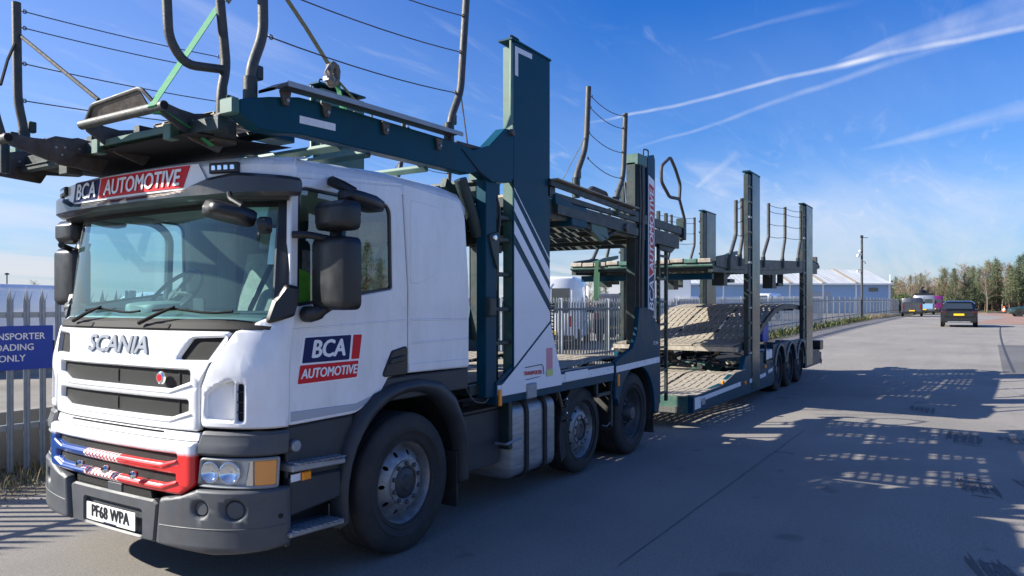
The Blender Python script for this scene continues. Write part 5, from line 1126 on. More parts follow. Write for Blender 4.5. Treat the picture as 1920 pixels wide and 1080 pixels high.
hang([(8.62, .95, 2.36), (8.60, .95, 2.1), (8.62, .96, 1.85), (8.70, .98, 1.55)], .05, WEB_O, 'long thin strap end hanging below the trailer upper deck')
for x, y in ((3.7, 2.2), (3.95, 1.9), (4.9, 2.3)):
    hang([(x, y, 2.66), (x + .05, y, 2.50), (x + .16, y, 2.44), (x + .28, y, 2.52), (x + .30, y, 2.68)], .03, WEB_D, ['dark strap loop hanging under the lorry upper deck next to the tall striped post', 'second dark strap loop under the lorry upper deck from the tall striped post', 'dark strap loop under the lorry upper deck nearest the rear post'][(3.7, 3.95, 4.9).index(x)])
vest = thing('high_visibility_vest', 'lime yellow work vest hanging behind the front edge of the door window', 'vest', (.53, .14, 1.76))
def drape(x0, x1, z0, z1, y, amp, m, name):
    mb = MB(); n = 12
    for i in range(n + 1):
        for j in range(7):
            t = i / n; u = j / 6; x = x0 + (x1 - x0) * t + .03 * (1 - u) * math.sin(t * 3); z = z0 + (z1 - z0) * u - .05 * t * t
            mb.v.append((x, y + amp * math.sin(t * 11 + u * 2) * (1.2 - u), z))
    for i in range(n):
        for j in range(6): a = i * 7 + j; mb.f.append((a, a + 7, a + 8, a + 1))
    return mb.part(name, m, vest, smooth=80)
drape(.43, .62, 1.70, 2.01, .105, .018, mat('lime_fabric', (.42, .80, .06), .7, var=.25, vscale=14), 'vest_cloth')
drape(.56, .74, 1.72, 2.12, .125, .012, mat('pink_towel', (.40, .24, .25), .9, var=.3, vscale=30), 'towel')

# ================================================================== FENCE, SIGN, VERGE
FY = 5.2
fence = thing('palisade_fence', 'long galvanised steel palisade fence with spiked pales running behind the lorry', 'fence', (20, FY, 0))
def fpart(n, mb, m, **k): return mb.part(n, m, fence, **k)
def pale_mesh():
    mb = MB(); xs = [-.034, -.018, 0, .018, .034]; ys = [0, -.012, -.004, -.012, 0]; th = .004
    lv = [(0, 0, 1), (1.82, 0, 1)]
    for z, dy, k in lv:
        for x, y in zip(xs, ys): mb.v.append((x * k, y + dy, z))
        for x, y in zip(xs, ys): mb.v.append((x * k, y + dy + th, z))
    for i in range(4): mb.f += [(i, i + 1, 11 + i, 10 + i), (5 + i, 15 + i, 16 + i, 6 + i)]
    mb.f += [(0, 10, 15, 5), (4, 9, 19, 14)]
    for (i0, tx, ty, tz) in ((0, -.030, -.05, 1.93), (1, 0, 0, 1.965), (3, .036, -.055, 1.93)):
        a = 10 + i0; b = 10 + i0 + (2 if i0 == 1 else 1); n = len(mb.v); mb.v += [(tx, ty, tz), (tx, ty + th, tz)]
        mb.f += [(a, b, n), (a + 5, n + 1, b + 5), (a, n, n + 1, a + 5), (b, b + 5, n + 1, n)]
    return mb.mesh('pale', smooth=0)
PM = pale_mesh(); pitch = .162; x = -2.9; cnt = 0; rest = MB(); xs_p = []
while x < 108: xs_p.append(x); x += pitch
order = [x for x in xs_p if -.5 < x < 1.9] + [x for x in xs_p if x > 4.8]
single = set(order[:290])
for x in xs_p:
    yj = random.uniform(-.006, .006); rz = random.uniform(-.03, .03); tilt = random.uniform(-.006, .006)
    if x in single:
        o = link('pale', PM, GALV, fence); o.location = Vector((x, FY + yj, gz(x))) + o.location; o.rotation_euler = (0, tilt, rz)
    elif x > 50:
        z = gz(x); rest.add([(x - .034, FY, z), (x + .034, FY, z), (x + .034, FY, z + 1.88), (x, FY, z + 1.965), (x - .034, FY, z + 1.88)], [(0, 1, 2, 3, 4)])
    else: rest.add([(x + p[0], FY + p[1], gz(x) + p[2]) for p in [tuple(v.co) for v in PM.vertices]], [tuple(q.vertices) for q in PM.polygons])
fpart('pales', rest, GALV, smooth=0)['kind'] = 'stuff'
xx = -3.0
while xx < 106:
    a, b = xx, xx + 2.75
    for z in (1.64, .45): fpart('fence_rail', MB().bar((a, FY + .03, gz(a) + z + .03), (b, FY + .03, gz(b) + z + .03), .045, .06), GALV)
    fpart('fence_post', MB().box(b - .005, b + .005, FY + .03, FY + .12, gz(b), gz(b) + 1.95).box(b - .04, b + .04, FY + .022, FY + .03, gz(b), gz(b) + 1.95).box(b - .04, b + .04, FY + .12, FY + .128, gz(b), gz(b) + 1.95), GALV)
    xx += 2.75
sign = thing('fence_sign', 'blue and white loading notice board fixed to the steel fence at the left edge', 'sign', (1.18, 5.1, 1.09))
fs = lambda d: (lambda u, v, w: (1.155 + u, 5.155 - d - w, v))
shape(rect(-.46, .40, 1.09, 1.555, .01), .006, .001, (), None, fs(0)).part('board', mat('sign_blue', (.016, .055, .36), .4, spec=.3), sign)
for t_, z in (('TRANSPORTER', 1.44), ('LOADING', 1.325), ('ONLY', 1.21)):
    text_mb(t_, .098, lambda u, v, w, z=z: (1.145 + u, 5.1535 - w - .002, z + v), 0, .0015, .001, xs=.98).part('sign_lettering', LETTER, sign)
kw = link('concrete_wall', MB().box(-8, 14, 5.52, 5.70, -.05, .61).mesh('concrete_wall', bevel=.01), mat('old_concrete', (.26, .24, .21), .9, var=.25, vscale=3, bump=.5, bscale=40, dirt=(.12, .11, .09), dirt_amt=.6))
tag(kw, 'low weathered concrete wall at the foot of the fence behind the blue notice', 'wall')

def scatter(name, n, fn, m, kind='stuff', label=None, cat=None):
    mb = MB()
    for _ in range(n): fn(mb)
    o = link(name, mb.mesh(name, smooth=0), m); o['kind'] = kind
    return tag(o, label, cat)
def blade(x0, x1, y0, y1, h0, h1, lean=.5, wd=.006):
    def g(mb):
        x = random.uniform(x0, x1); y = random.triangular(y0, y1, y0 + (y1 - y0) * .7); h = random.uniform(h0, h1) * (.3 + .7 * random.random()); a = random.uniform(0, 6.28)
        if noise.noise(Vector((x * 1.3, y * 1.3, 0))) < -.12: h *= .4
        z = gz(x) - .01; l = Vector((math.cos(a), math.sin(a), 0)) * h * random.uniform(.1, lean); s_ = Vector((-math.sin(a), math.cos(a), 0)) * wd; p = Vector((x, y, z))
        mb.add([p - s_, p + s_, p + l * .45 + s_ * .7 + Vector((0, 0, h * .6)), p + l * .45 - s_ * .7 + Vector((0, 0, h * .6)), p + l + Vector((0, 0, h))], [(0, 1, 2, 3), (3, 2, 4)])
    return g
GR = mat('weed_green', (.075, .11, .025), .8, var=.5, vscale=3); STR = mat('dry_straw', (.26, .20, .11), .85, var=.4, vscale=3)
scatter('weeds', 5200, blade(-3, 5.5, 4.15, 5.5, .05, .22, .8), GR, label='short green weeds growing at the foot of the fence by the notice', cat='weeds')
scatter('dry_grass', 5200, blade(-3, 5.5, 4.1, 5.5, .06, .34, .9, .004), STR, label='tangle of dry straw coloured grass at the foot of the fence by the notice', cat='grass')
scatter('weeds', 5000, blade(14, 70, 4.2, 5.6, .10, .55, .6, .02), GR, label='strip of rank green weeds along the far stretch of the fence', cat='weeds')
scatter('dry_grass', 3500, blade(14, 90, 4.3, 5.5, .10, .5, .8, .015), STR, label='dead grass stalks along the far stretch of the fence', cat='grass')
def stone(mb):
    x = random.uniform(-3, 4); y = random.triangular(3.7, 5.2, 4.5); r = random.uniform(.006, .022); p = Vector((x, y, r * .3))
    v = [p + Vector((random.uniform(.6, 1) * r * a, random.uniform(.6, 1) * r * b, random.uniform(.4, .8) * r * c)) for a, b, c in ((1, 0, 0), (-1, 0, 0), (0, 1, 0), (0, -1, 0), (0, 0, 1))]
    mb.add(v, [(0, 2, 4), (2, 1, 4), (1, 3, 4), (3, 0, 4)])
scatter('verge_stones', 5000, stone, mat('stone_chips', (.24, .22, .19), .9, var=.4, vscale=12), label='loose stone chips on the broken road edge beside the fence', cat='stones')
setg('verge', sheet(-40, 112, 4.2, 5.6, .004, 300, 3, lambda x, t: (4.05 + .22 * noise.noise(Vector((x * 1.7, 0, 0))) + .1 * noise.noise(Vector((x * 6, 3, 0)))) * (1 - t) + 5.58 * t), ground_mat('verge_soil', (.11, .095, .07), (.07, .06, .045), (.16, .14, .11), False, 80))
setg('red_gravel_area', sheet(57, 118, -80, -4.8, .008, 40, 6, lambda x, t: -80 + (75.4 + 1.2 * math.sin(x * .13) - (x < 60) * (60 - x) * 1.2) * t), REDM)
def patch(cx, cy, rx, ry, rot=0, dz=.004, m=ASPH2, name='road_patch', jag=.10, n=30):
    pts = []
    for k in range(n):
        a = 2 * math.pi * k / n; r = 1 + random.uniform(-jag, jag); e = .55
        u = rx * r * abs(math.cos(a)) ** e * (1 if math.cos(a) > 0 else -1); v = ry * r * abs(math.sin(a)) ** e * (1 if math.sin(a) > 0 else -1)
        pts.append((cx + u * math.cos(rot) - v * math.sin(rot), cy + u * math.sin(rot) + v * math.cos(rot), gz(cx + u * math.cos(rot) - v * math.sin(rot)) + dz))
    setg(name, MB().add(pts, [tuple(range(n))]), m)
def tyre_mark(cx, cy, rx, ry, rot=0):
    """scrubbed rubber: short ragged strokes side by side, some crossing"""
    mb = MB(); n = int(8 + rx * 14)
    for q in range(n):
        cross = q % 3 == 0; t = (q + .5) / n * 2 - 1; a = rot + (math.pi / 2 * .8 if cross else random.uniform(-.06, .06))
        c = Vector((cx + t * rx * (1 if cross else .25) + random.uniform(-.04, .04), cy + t * ry * (.2 if cross else 1), 0)); L_ = (ry if cross else rx) * random.uniform(.5, 1); d = Vector((math.cos(a), math.sin(a), 0)); e = Vector((-d.y, d.x, 0)) * random.uniform(.008, .022)
        z = Vector((0, 0, gz(cx) + .004 + q * .0002)); mb.add([c - d * L_ + z, c - d * L_ * .3 - e + z, c + d * L_ * .6 - e * .8 + z, c + d * L_ + z, c + d * L_ * .5 + e + z, c - d * L_ * .5 + e * .7 + z], [(0, 1, 2, 3, 4, 5)])
    setg('tyre_mark', mb, mat('scrubbed_rubber', (.085, .082, .080), .85))
for k, (cx, cy, rx, ry, rot) in enumerate(((5.84, -3.44, .42, .20, .1), (6.2, -3.95, .25, .18, .2), (8.9, -3.3, .55, .22, 0), (9.1, -3.85, .3, .18, .1), (11.7, -2.66, .5, .2, 0), (3.2, -3.55, .35, .16, .2), (4.48, .87, .16, .12, 0))):
    (tyre_mark if ry > .13 and cx > 3 and cy < 0 else patch)(cx, cy, rx, ry, rot)
setg('road_repair', MB().add([(19.5, -4.0, gz(19.5) + .004), (32, -4.15, gz(32) + .004), (32, -9, gz(32) + .004), (19.5, -9, gz(19.5) + .004)], [(0, 3, 2, 1)]), ASPH2)
def seam(pts, wd=.012):
    mb = MB()
    for a, b in zip(pts, pts[1:]):
        mb.add([(a[0], a[1] - wd, gz(a[0]) + .006), (a[0], a[1] + wd, gz(a[0]) + .006), (b[0], b[1] + wd, gz(b[0]) + .006), (b[0], b[1] - wd, gz(b[0]) + .006)], [(0, 3, 2, 1)])
    setg('tar_seam', mb, mat('old_tar', (.14, .137, .13), .8) if wd < .01 else mat('tar', (.045, .045, .045), .6))
seam([(2.0 + i * .8, -1.36 + .02 * noise.noise(Vector((i, 0, 0)))) for i in range(9)], .005)
seam([(20 + i * 2, -4.25 - .006 * i * i * .3 + .06 * noise.noise(Vector((i, 4, 0)))) for i in range(17)], .035)
seam([(16 + i * 3, 3.1 - .0 * i + .15 * noise.noise(Vector((i, 9, 0)))) for i in range(14)], .07)
for i in range(12):                                   # pale worn scuffs on the far road
    patch(random.uniform(16, 48), random.uniform(-5, 3), random.uniform(.3, 1.6), random.uniform(.02, .07), random.uniform(-.3, .3), .004, mat('pale_scuff', (.20, .195, .185), .9, var=.2), 'road_scuff', .5, 12)
for i in range(60):                                   # small stones and litter flecks
    x = random.uniform(.5, 14); y = random.uniform(-4.5, -.2)
    patch(x, y, random.uniform(.006, .02), random.uniform(.005, .012), 0, .005, MATS['pale_scuff'], 'road_fleck', .4, 6)

# ================================================================== VEHICLES BEYOND
def half(poly, W, bev, fn=None):
    """body side profile (x,z) extruded across y with chamfered outer edges, symmetric about y=0"""
    a = shape(poly, W / 2, bev, (), None, lambda u, v, w: (u, -W / 2 - w, v)); b = MB(); b.v = [(x, -y, z) for x, y, z in a.v]; b.f = [f[::-1] for f in a.f]; return a.add(b.v, b.f)
def carwheel(t, x, y, r, sg):
    c = (x, y, r); f = lambda mb: (mb if sg > 0 else MB().add([(a, -b, c_) for a, b, c_ in mb.v], [q[::-1] for q in mb.f])).xform(Matrix.Translation(c))
    ty = f(MB().lathe([(r * .62, .01), (r * .75, 0), (r * .95, .01), (r, .04), (r, .20), (r * .9, .22), (r * .6, .22)], n=24)).part('tyre', RUBBER, t, local=True)
    f(MB().lathe([(0, .02), (r * .2, .015), (r * .25, .03), (r * .55, .02), (r * .62, .008), (r * .63, .05)], n=20)).part('rim', RIMM, ty, local=True)
def van(name, loc, rz, paint, label, cat='van', L=5.3, H=2.3, W=1.95, kind='panel', rearplate=False):
    """nose towards local +x"""
    t = thing(name, label, cat, loc, rz, None); h = L / 2
    P_ = lambda n, mb, m, par=None, **k: mb.part(n, m, par or t, local=True, **k)
    prof = fillet([(-h, .32, .05), (h - .05, .30, .1), (h, .62, .1), (h - .03, .95, .12), (h - .85, 1.28, .2), (h - 1.55, H - .12, .25), (h - 2.2, H, .3), (-h + .08, H, .15), (-h, H - .5, .2)], 0, 4)
    for cx in (h - .95, -h + 1.05): pass
    bd = P_('body', half(prof, W, .13), paint, smooth=45)
    ws = MB().add([(h - .90, -W / 2 + .16, 1.30), (h - .90, W / 2 - .16, 1.30), (h - 1.50, W / 2 - .24, H - .22), (h - 1.50, -W / 2 + .24, H - .22)], [(0, 1, 2, 3)])
    n_ = Vector((.06, 0, .04)); ws.v = [tuple(Vector(v) + n_) for v in ws.v]
    P_('windscreen', ws, CARGL, smooth=0)
    for s_ in (1, -1):
        P_('side_window', shape(fillet([(h - 1.12, 1.36), (h - 1.60, H - .28), (h - 2.3, H - .26), (h - 2.3, 1.36)], .06), .02, .003, (), None, lambda u, v, w: (u, -W / 2 - .004 - w, v) if s_ > 0 else (u, W / 2 + .004 + w, v)), CARGL)
        P_('mirror', pod((h - 1.15, -s_ * (W / 2 + .13), 1.45), .07, .10, .14), BLACKP)
        P_('headlight', pod((h - .16, -s_ * (W / 2 - .22), .86), .14, .16, .11), LAMPC)
        P_('door_seam', MB().box(h - 2.38, h - 2.365, (-W / 2 - .003) if s_ > 0 else W / 2 - .005, (-W / 2 + .005) if s_ > 0 else W / 2 + .003, .45, H - .25), BLACKM)
        P_('rear_light', MB().box(-h - .015, -h + .04, s_ * (W / 2 - .20) - .07, s_ * (W / 2 - .20) + .07, .85, 1.25), TAILM, bevel=.01)
        for cx in (h - .95, -h + 1.05):
            P_('wheel_arch', MB().lathe([(.0, -.004), (.40, -.004), (.42, .01)], n=24).xform(Matrix.Translation((cx, -s_ * (W / 2), .36)) if s_ > 0 else Matrix.Translation((cx, W / 2, .36)) @ Matrix.Rotation(math.pi, 4, 'Z')), BLACKM)
            carwheel(t, cx, -s_ * (W / 2 + .0) - s_ * .01, .34, s_)
    P_('grille', MB().box(h - .01, h + .02, -.55, .55, .62, .86), BLACKP, bevel=.01)
    P_('bumper', MB().box(h - .12, h + .05, -W / 2 + .08, W / 2 - .08, .30, .56), BLACKP, bevel=.03); P_('bumper', MB().box(-h - .08, -h + .05, -W / 2 + .06, W / 2 - .06, .34, .52), BLACKP, bevel=.02)
    P_('rear_window', MB().box(-h - .012, -h + .02, -W / 2 + .22, -.06, 1.38, H - .45), CARGL); P_('rear_window', MB().box(-h - .012, -h + .02, .06, W / 2 - .22, 1.38, H - .45), CARGL)
    P_('rear_door_seam', MB().box(-h - .008, -h + .01, -.008, .008, .55, H - .2), BLACKM)
    P_('number_plate', MB().box(-h - .095, -h - .02, -.26, .26, .56, .68), YEL if rearplate else YEL)
    return t
YEL = mat('yellow_plate', (.75, .50, .02), .4); TAILM = mat('red_tail_lens', (.13, .006, .006), .2, coat=.5)
CARGL = mat('car_glass', (.02, .028, .035), .06, coat=.8, spec=.8)
PW = mat('van_white', (.74, .75, .76), .3, coat=.5); PG = mat('van_dark_grey', (.035, .04, .055), .3, coat=.6, dirt=(.12, .11, .10), dirt_amt=.4); PB = mat('car_black', (.008, .009, .011), .22, coat=.8, dirt=(.05, .045, .04), dirt_amt=.3)
PS = mat('silver_paint', (.34, .36, .38), .3, metal=.5, coat=.5); PP = mat('purple_paint', (.16, .015, .13), .3, coat=.5); PT = mat('teal_car_paint', (.03, .16, .20), .3, coat=.5); PR = mat('red_paint', (.35, .02, .02), .3, coat=.5)
van('parked_van', (86.3, 2.3, gz(84)), .06, PG, 'dark grey van parked by the fence seen from behind, left of the other roadside vehicles', H=1.95, W=1.95, L=5)
# fast silhouettes in the compound
van('parked_van', (6.3, 19.5, 0), R(200), PW, 'plain white van in the compound right above the blue notice', H=2.35, L=5.9)
van('parked_van', (10.2, 16.0, 0), R(188), PW, 'white van with dark windows in the compound beside the lorry windscreen edge', H=2.15, L=5.2)
van('parked_van', (24.5, 11.2, gz(24)), R(20), PW, 'white high roofed van behind the fence, seen between the two tall lorry posts', H=2.75, L=5.8)
van('parked_van', (29.5, 10.5, gz(29)), R(12), PG, 'dark blue grey van behind the fence, right of the high roofed white one', H=2.1, L=4.8)
van('parked_van', (38, 13.5, gz(38)), R(170), PT, 'small teal van in the compound behind the trailer front', H=1.9, L=4.4)
van('parked_van', (47, 13, gz(47)), R(185), PS, 'silver van in the compound behind the trailer middle deck', H=2.0, L=4.8)
van('parked_van', (62, 12, gz(62)), R(178), PW, 'white van in the compound seen through the trailer rear posts', H=2.3, L=5.2)
van('parked_van', (19.5, 14.0, gz(19)), R(170), PS, 'grey van in the compound just right of the cab through the ladder', H=2.0, L=4.6)

def suv(loc, rz, paint, label):
    t = thing('car', label, 'car', loc, rz); L, W, H = 4.75, 1.98, 1.66; h = L / 2
    P_ = lambda n, mb, m, par=None, **k: mb.part(n, m, par or t, local=True, **k)
    lower = fillet([(-h, .38, .08), (-h + .1, .28, .05), (h - .1, .26, .1), (h, .50, .1), (h - .06, .80, .12), (h - .5, .94, .2), (h - 1.35, 1.04, .1), (-h + .12, 1.10, .08), (-h - .02, .95, .1)], 0, 4)
    P_('body', half(lower, W, .10), paint, smooth=45)
    top = fillet([(h - 1.45, 1.00, .1), (h - 2.15, 1.50, .25), (h - 2.9, H, .5), (-h + .75, H - .03, .2), (-h + .42, H - .10, .08), (-h + .04, 1.06, .05)], 0, 5)
    mb = half(top, W - .12, .16); mb.v = [(x, y * (1 - .11 * max(0, (z - 1.05) / .6)), z) for x, y, z in mb.v]
    P_('cabin', mb, paint, smooth=45)
    P_('rear_window', MB().add([(-h + .06, -.74, 1.12), (-h + .06, .74, 1.12), (-h + .38, .64, 1.50), (-h + .38, -.64, 1.50)], [(0, 1, 2, 3)]).xform(Matrix.Translation((-.035, 0, .02))), CARGL, smooth=0)
    P_('roof_spoiler', MB().box(-h + .28, -h + .62, -.66, .66, 1.53, 1.57), paint, bevel=.015)
    P_('tailgate_lower', MB().box(-h - .04, -h + .06, -.80, .80, .62, .98), paint, bevel=.03)
    P_('rear_bumper', MB().box(-h - .07, -h + .12, -.95, .95, .32, .60), BLACKP, bevel=.04)
    P_('exhaust_trim', MB().box(-h - .08, -h, -.6, .6, .30, .36), GALV, bevel=.01)
    P_('number_plate', MB().box(-h - .062, -h - .03, -.28, .28, .72, .84), YEL)
    for s_ in (1, -1):
        P_('tail_light', MB().box(-h - .045, -h + .16, s_ * .83 - .13, s_ * .83 + .13, .90, .97), TAILM, bevel=.02)
        P_('side_window', shape(fillet([(h - 1.65, 1.06), (h - 2.3, 1.46), (-h + .75, 1.48), (-h + .35, 1.12)], .05), .02, .002, (), None, lambda u, v, w: (u, s_ * -(W / 2 - .055 - .17 * max(0, (v - 1.05) / .6) + w * 1), v)), CARGL)
        P_('mirror', pod((h - 1.6, -s_ * (W / 2 + .10), 1.08), .08, .10, .08), BLACKP)
        for cx in (h - .88, -h + .92):
            P_('wheel_arch', MB().lathe([(.0, -.006), (.41, -.006), (.42, .02)], n=24).xform(Matrix.Translation((cx, -s_ * W / 2, .38)) if s_ > 0 else Matrix.Translation((cx, W / 2, .38)) @ Matrix.Rotation(math.pi, 4, 'Z')), BLACKM)
            carwheel(t, cx, -s_ * (W / 2 + .012), .37, s_)
    return t
suv((53.2, -2.5, gz(52)), R(1), PB, 'black off road car driving away along the road, with a yellow rear plate')
suv((90.0, -8.6, gz(90)), R(95), mat('dark_green_car', (.012, .035, .03), .3, coat=.6), 'dark green car cut off by the right edge of the picture beyond the red gravel')
tow = van('recovery_truck', (100, 1.9, gz(98)), .05, PS, 'white and blue recovery truck between the dark grey van and the purple one', 'truck', H=2.3, W=2.2, L=5.6)
MB().box(-2.4, -.2, -1.0, 1.0, 2.3, 2.55).box(-1.2, -.4, -.5, .5, 2.55, 2.95).tube([(-2.0, .3, 2.4), (-1.0, .2, 3.2), (-.6, 0, 3.3)], .12, 8).part('roof_equipment', BLACKP, tow, local=True, bevel=.03)
MB().box(-2.88, -2.84, -.9, .9, .7, 1.3).part('blue_panel', mat('pale_blue_paint', (.2, .35, .5), .3), tow, local=True)
van('parked_van', (111, 1.3, gz(110)), .03, PP, 'purple van parked farthest along the fence', H=2.3, W=2.1, L=5.6)
lorry = thing('box_lorry', 'long white box body lorry parked in the compound behind the trailer', 'lorry', (52, 17.5, gz(52)), R(-58 + 90 - 2))
MB().box(-6.5, 4.3, -1.25, 1.25, 1.1, 3.9).part('box_body', PW, lorry, local=True, bevel=.04)
half(fillet([(4.4, .6), (6.4, .6), (6.45, 1.5), (6.2, 2.9), (4.4, 3.0)], .15), 2.4, .1).part('cab', PW, lorry, local=True, smooth=45)
MB().box(6.35, 6.44, -1.05, 1.05, 1.7, 2.6).part('windscreen', CARGL, lorry, local=True, bevel=.03)
MB().box(-6.5, 4.4, -.5, .5, .75, 1.1).part('chassis', BLACKM, lorry, local=True)
for x in (5.3, -3.8, -5.0):
    for s_ in (1, -1): carwheel(lorry, x, -s_ * 1.22, .5, s_)
# distant cone on its tyre base
cone = thing('traffic_cone', 'orange traffic cone standing in a dark base near the red gravel', 'cone', (114, -6.6, gz(114)))
MB().lathe([(0, .95), (.06, .95), (.13, .65)], n=16, axis='Z').part('cone_top', mat('cone_orange', (.75, .12, .02), .5), cone, local=True)
MB().lathe([(.13, .65), (.19, .42)], n=16, axis='Z').part('cone_band', LETTER, cone, local=True); MB().lathe([(.19, .42), (.30, .08)], n=16, axis='Z').part('cone_skirt', MATS['cone_orange'], cone, local=True)
MB().lathe([(.30, 0), (.75, .02), (.8, .12), (.7, .24), (.4, .24), (.3, .1)], n=20, axis='Z').part('cone_base', RUBBER, cone, local=True)
MB().box(-.2, .2, -2.0, 1.9, .0, .10).part('dark_strip', RUBBER, cone, local=True)

# ================================================================== SHED, POLES, TREES
Fv = Vector((math.cos(HEAD), math.sin(HEAD), 0)); Rv = Vector((math.sin(HEAD), -math.cos(HEAD), 0)); C0 = Vector((-2.64, -3.42, 0))
def at(px, dep): return C0 + Fv * dep + Rv * ((px - 960) / 1386 * dep)
shed = thing('industrial_shed', 'wide blue walled shed with a pale corrugated roof beyond the fence', 'shed', tuple(at(1470, 103)) , HEAD - math.pi / 2)
SB = mat('blue_cladding', (.28, .42, .60), .5, var=.06, vscale=.5); SR = mat('pale_roof_sheet', (.46, .49, .50), .5, var=.12, vscale=1.2, dirt=(.34, .30, .25), dirt_amt=.5, dscale=.5, stretch=(1, .2, 1))
l0, l1 = -14.0, 13.0; ez, rz_ = 4.75, 6.85
MB().box(l0, l1, -3.4, 10.4, 0, ez).part('walls', SB, shed, local=True)
mb = MB(); n = 90
for side in (0, 1):
    y0, y1 = (-3.8, 3.5) if side == 0 else (10.8, 3.5)
    for i in range(n + 1):
        x = l0 - .3 + (l1 - l0 + .6) * i / n; dz = .022 if i % 2 else 0; mb.v += [(x, y0, ez - .1 + dz), (x, y1, rz_ + dz)]
    for i in range(n): a = 2 * i + side * 2 * (n + 1); mb.f.append((a, a + 2, a + 3, a + 1))
mb.part('roof', SR, shed, local=True, smooth=0)
MB().add([(l1, -3.4, ez), (l1, 10.4, ez), (l1, 3.5, rz_)], [(0, 1, 2)]).add([(l0, -3.4, ez), (l0, 10.4, ez), (l0, 3.5, rz_)], [(0, 1, 2)]).part('gable', SB, shed, local=True)
for i in range(7):
    x = l0 + .1 + i * (l1 - l0 - .2) / 6; MB().box(x - .10, x + .10, -3.5, -3.4, 0, ez).part('white_post', LETTER, shed, local=True)
    if 0 < i < 6: MB().bar((x, -3.8, ez + .02), (x, 3.5, rz_ + .1), .5, .05).part('roof_strip', mat('roof_strip', (.30, .26, .21), .8), shed, local=True)
MB().box(l0 - .3, l1 + .3, -3.9, -3.78, ez - .25, ez - .05).part('gutter', LETTER, shed, local=True)
MB().box(10.2, 11.4, -3.46, -3.40, 3.6, 4.1).part('vent', CARGL, shed, local=True); MB().box(l0, l1, -3.43, -3.41, 2.2, 2.35).part('wall_rail', LETTER, shed, local=True)
MB().box(2, 5, -3.45, -3.41, 0, 3.6).part('roller_door', mat('grey_door', (.35, .38, .42), .5), shed, local=True)

pb = at(1616, 64); pole = thing('camera_pole', 'tall dark pole carrying security cameras beside the far fence', 'pole', (pb.x, pb.y, gz(pb.x)))
MB().tube([(0, 0, 0), (0, 0, 7.2)], [.11, .09], 10).part('pole_shaft', TUBEM, pole, local=True)
MB().box(-.18, .18, -.10, .10, 7.1, 7.3).tube([(0, 0, 7.1), (Rv.x * .5, Rv.y * .5, 7.1)], .03, 6).box(-.08, .08, -.08, .08, 6.6, 6.9).part('pole_head', BLACKP, pole, local=True)
for z, s_, r in ((5.55, -.32, .15), (5.95, -.15, .12), (4.2, -.35, .10), (4.9, .3, .07)):
    c = Rv * s_; q = MB().tube([(0, 0, z + .12), tuple(c + Vector((0, 0, z + .12)))], .025, 6).part('camera_arm', BLACKP, pole, local=True)
    MB().lathe([(0, -r), (r * .7, -r * .7), (r, 0), (r * .9, r * .6), (0, r)], tuple(c + Vector((0, 0, z))), 12, 'Z').part('camera_dome', LETTER, q, local=True)
wp = at(1669, 100); whp = thing('white_post', 'slender pale post standing between the shed and the wood', 'post', (wp.x, wp.y, gz(wp.x)))
MB().tube([(0, 0, 0), (0, 0, 5.2)], .08, 8).part('post_shaft', LETTER, whp, local=True)
lp_ = at(13, 85); lamp = thing('street_lamp', 'thin distant street lamp rising above the fence at the far left', 'street lamp', (lp_.x, lp_.y, 0))
MB().tube([(0, 0, 0), (0, 0, 5.3)], .07, 8).part('lamp_post', TUBEM, lamp, local=True); MB().lathe([(0, 0), (.22, .02), (.26, .12), (.1, .22), (0, .24)], (0, 0, 5.25), 12, 'Z').part('lamp_head', BLACKP, lamp, local=True)

def leafm(name, cols, rough=.7):
    m = bpy.data.materials.new(name); m.use_nodes = True; t = NT(m.node_tree); b = t.N('ShaderNodeBsdfPrincipled'); o = t.N('ShaderNodeOutputMaterial'); t.L(b.outputs[0], o.inputs[0]); b.inputs['Roughness'].default_value = rough
    tc = t.N('ShaderNodeTexCoord'); n = t.N('ShaderNodeTexNoise'); n.inputs['Scale'].default_value = 1.1; n.inputs['Detail'].default_value = 5; t.L(tc.outputs['Object'], n.inputs[0])
    oi = t.N('ShaderNodeObjectInfo'); v = t.math('ADD', n.outputs[0], t.math('MULTIPLY', t.math('SUBTRACT', oi.outputs['Random'], .5), .35))
    t.L(t.ramp(v, [(.3, cols[0]), (.5, cols[1]), (.72, cols[2])]), b.inputs['Base Color']); b.inputs['Subsurface Weight'].default_value = 0; return m
PINE = leafm('pine_needles', [(.055, .085, .040), (.09, .125, .058), (.14, .165, .08)]); BIRCH = leafm('bare_twigs', [(.20, .14, .115), (.28, .20, .155), (.33, .26, .18)]); BARK = mat('pine_bark', (.16, .10, .07), .9, var=.3); BBARK = mat('birch_bark', (.25, .21, .17), .8, var=.4, vscale=3)
OLIVE = leafm('budding_twigs', [(.19, .18, .09), (.26, .23, .12), (.32, .28, .16)]); HEDG = leafm('hedge_leaves', [(.04, .07, .02), (.07, .11, .03), (.12, .15, .05)])
def rnd(r): return Vector((random.gauss(0, r), random.gauss(0, r), random.gauss(0, r)))
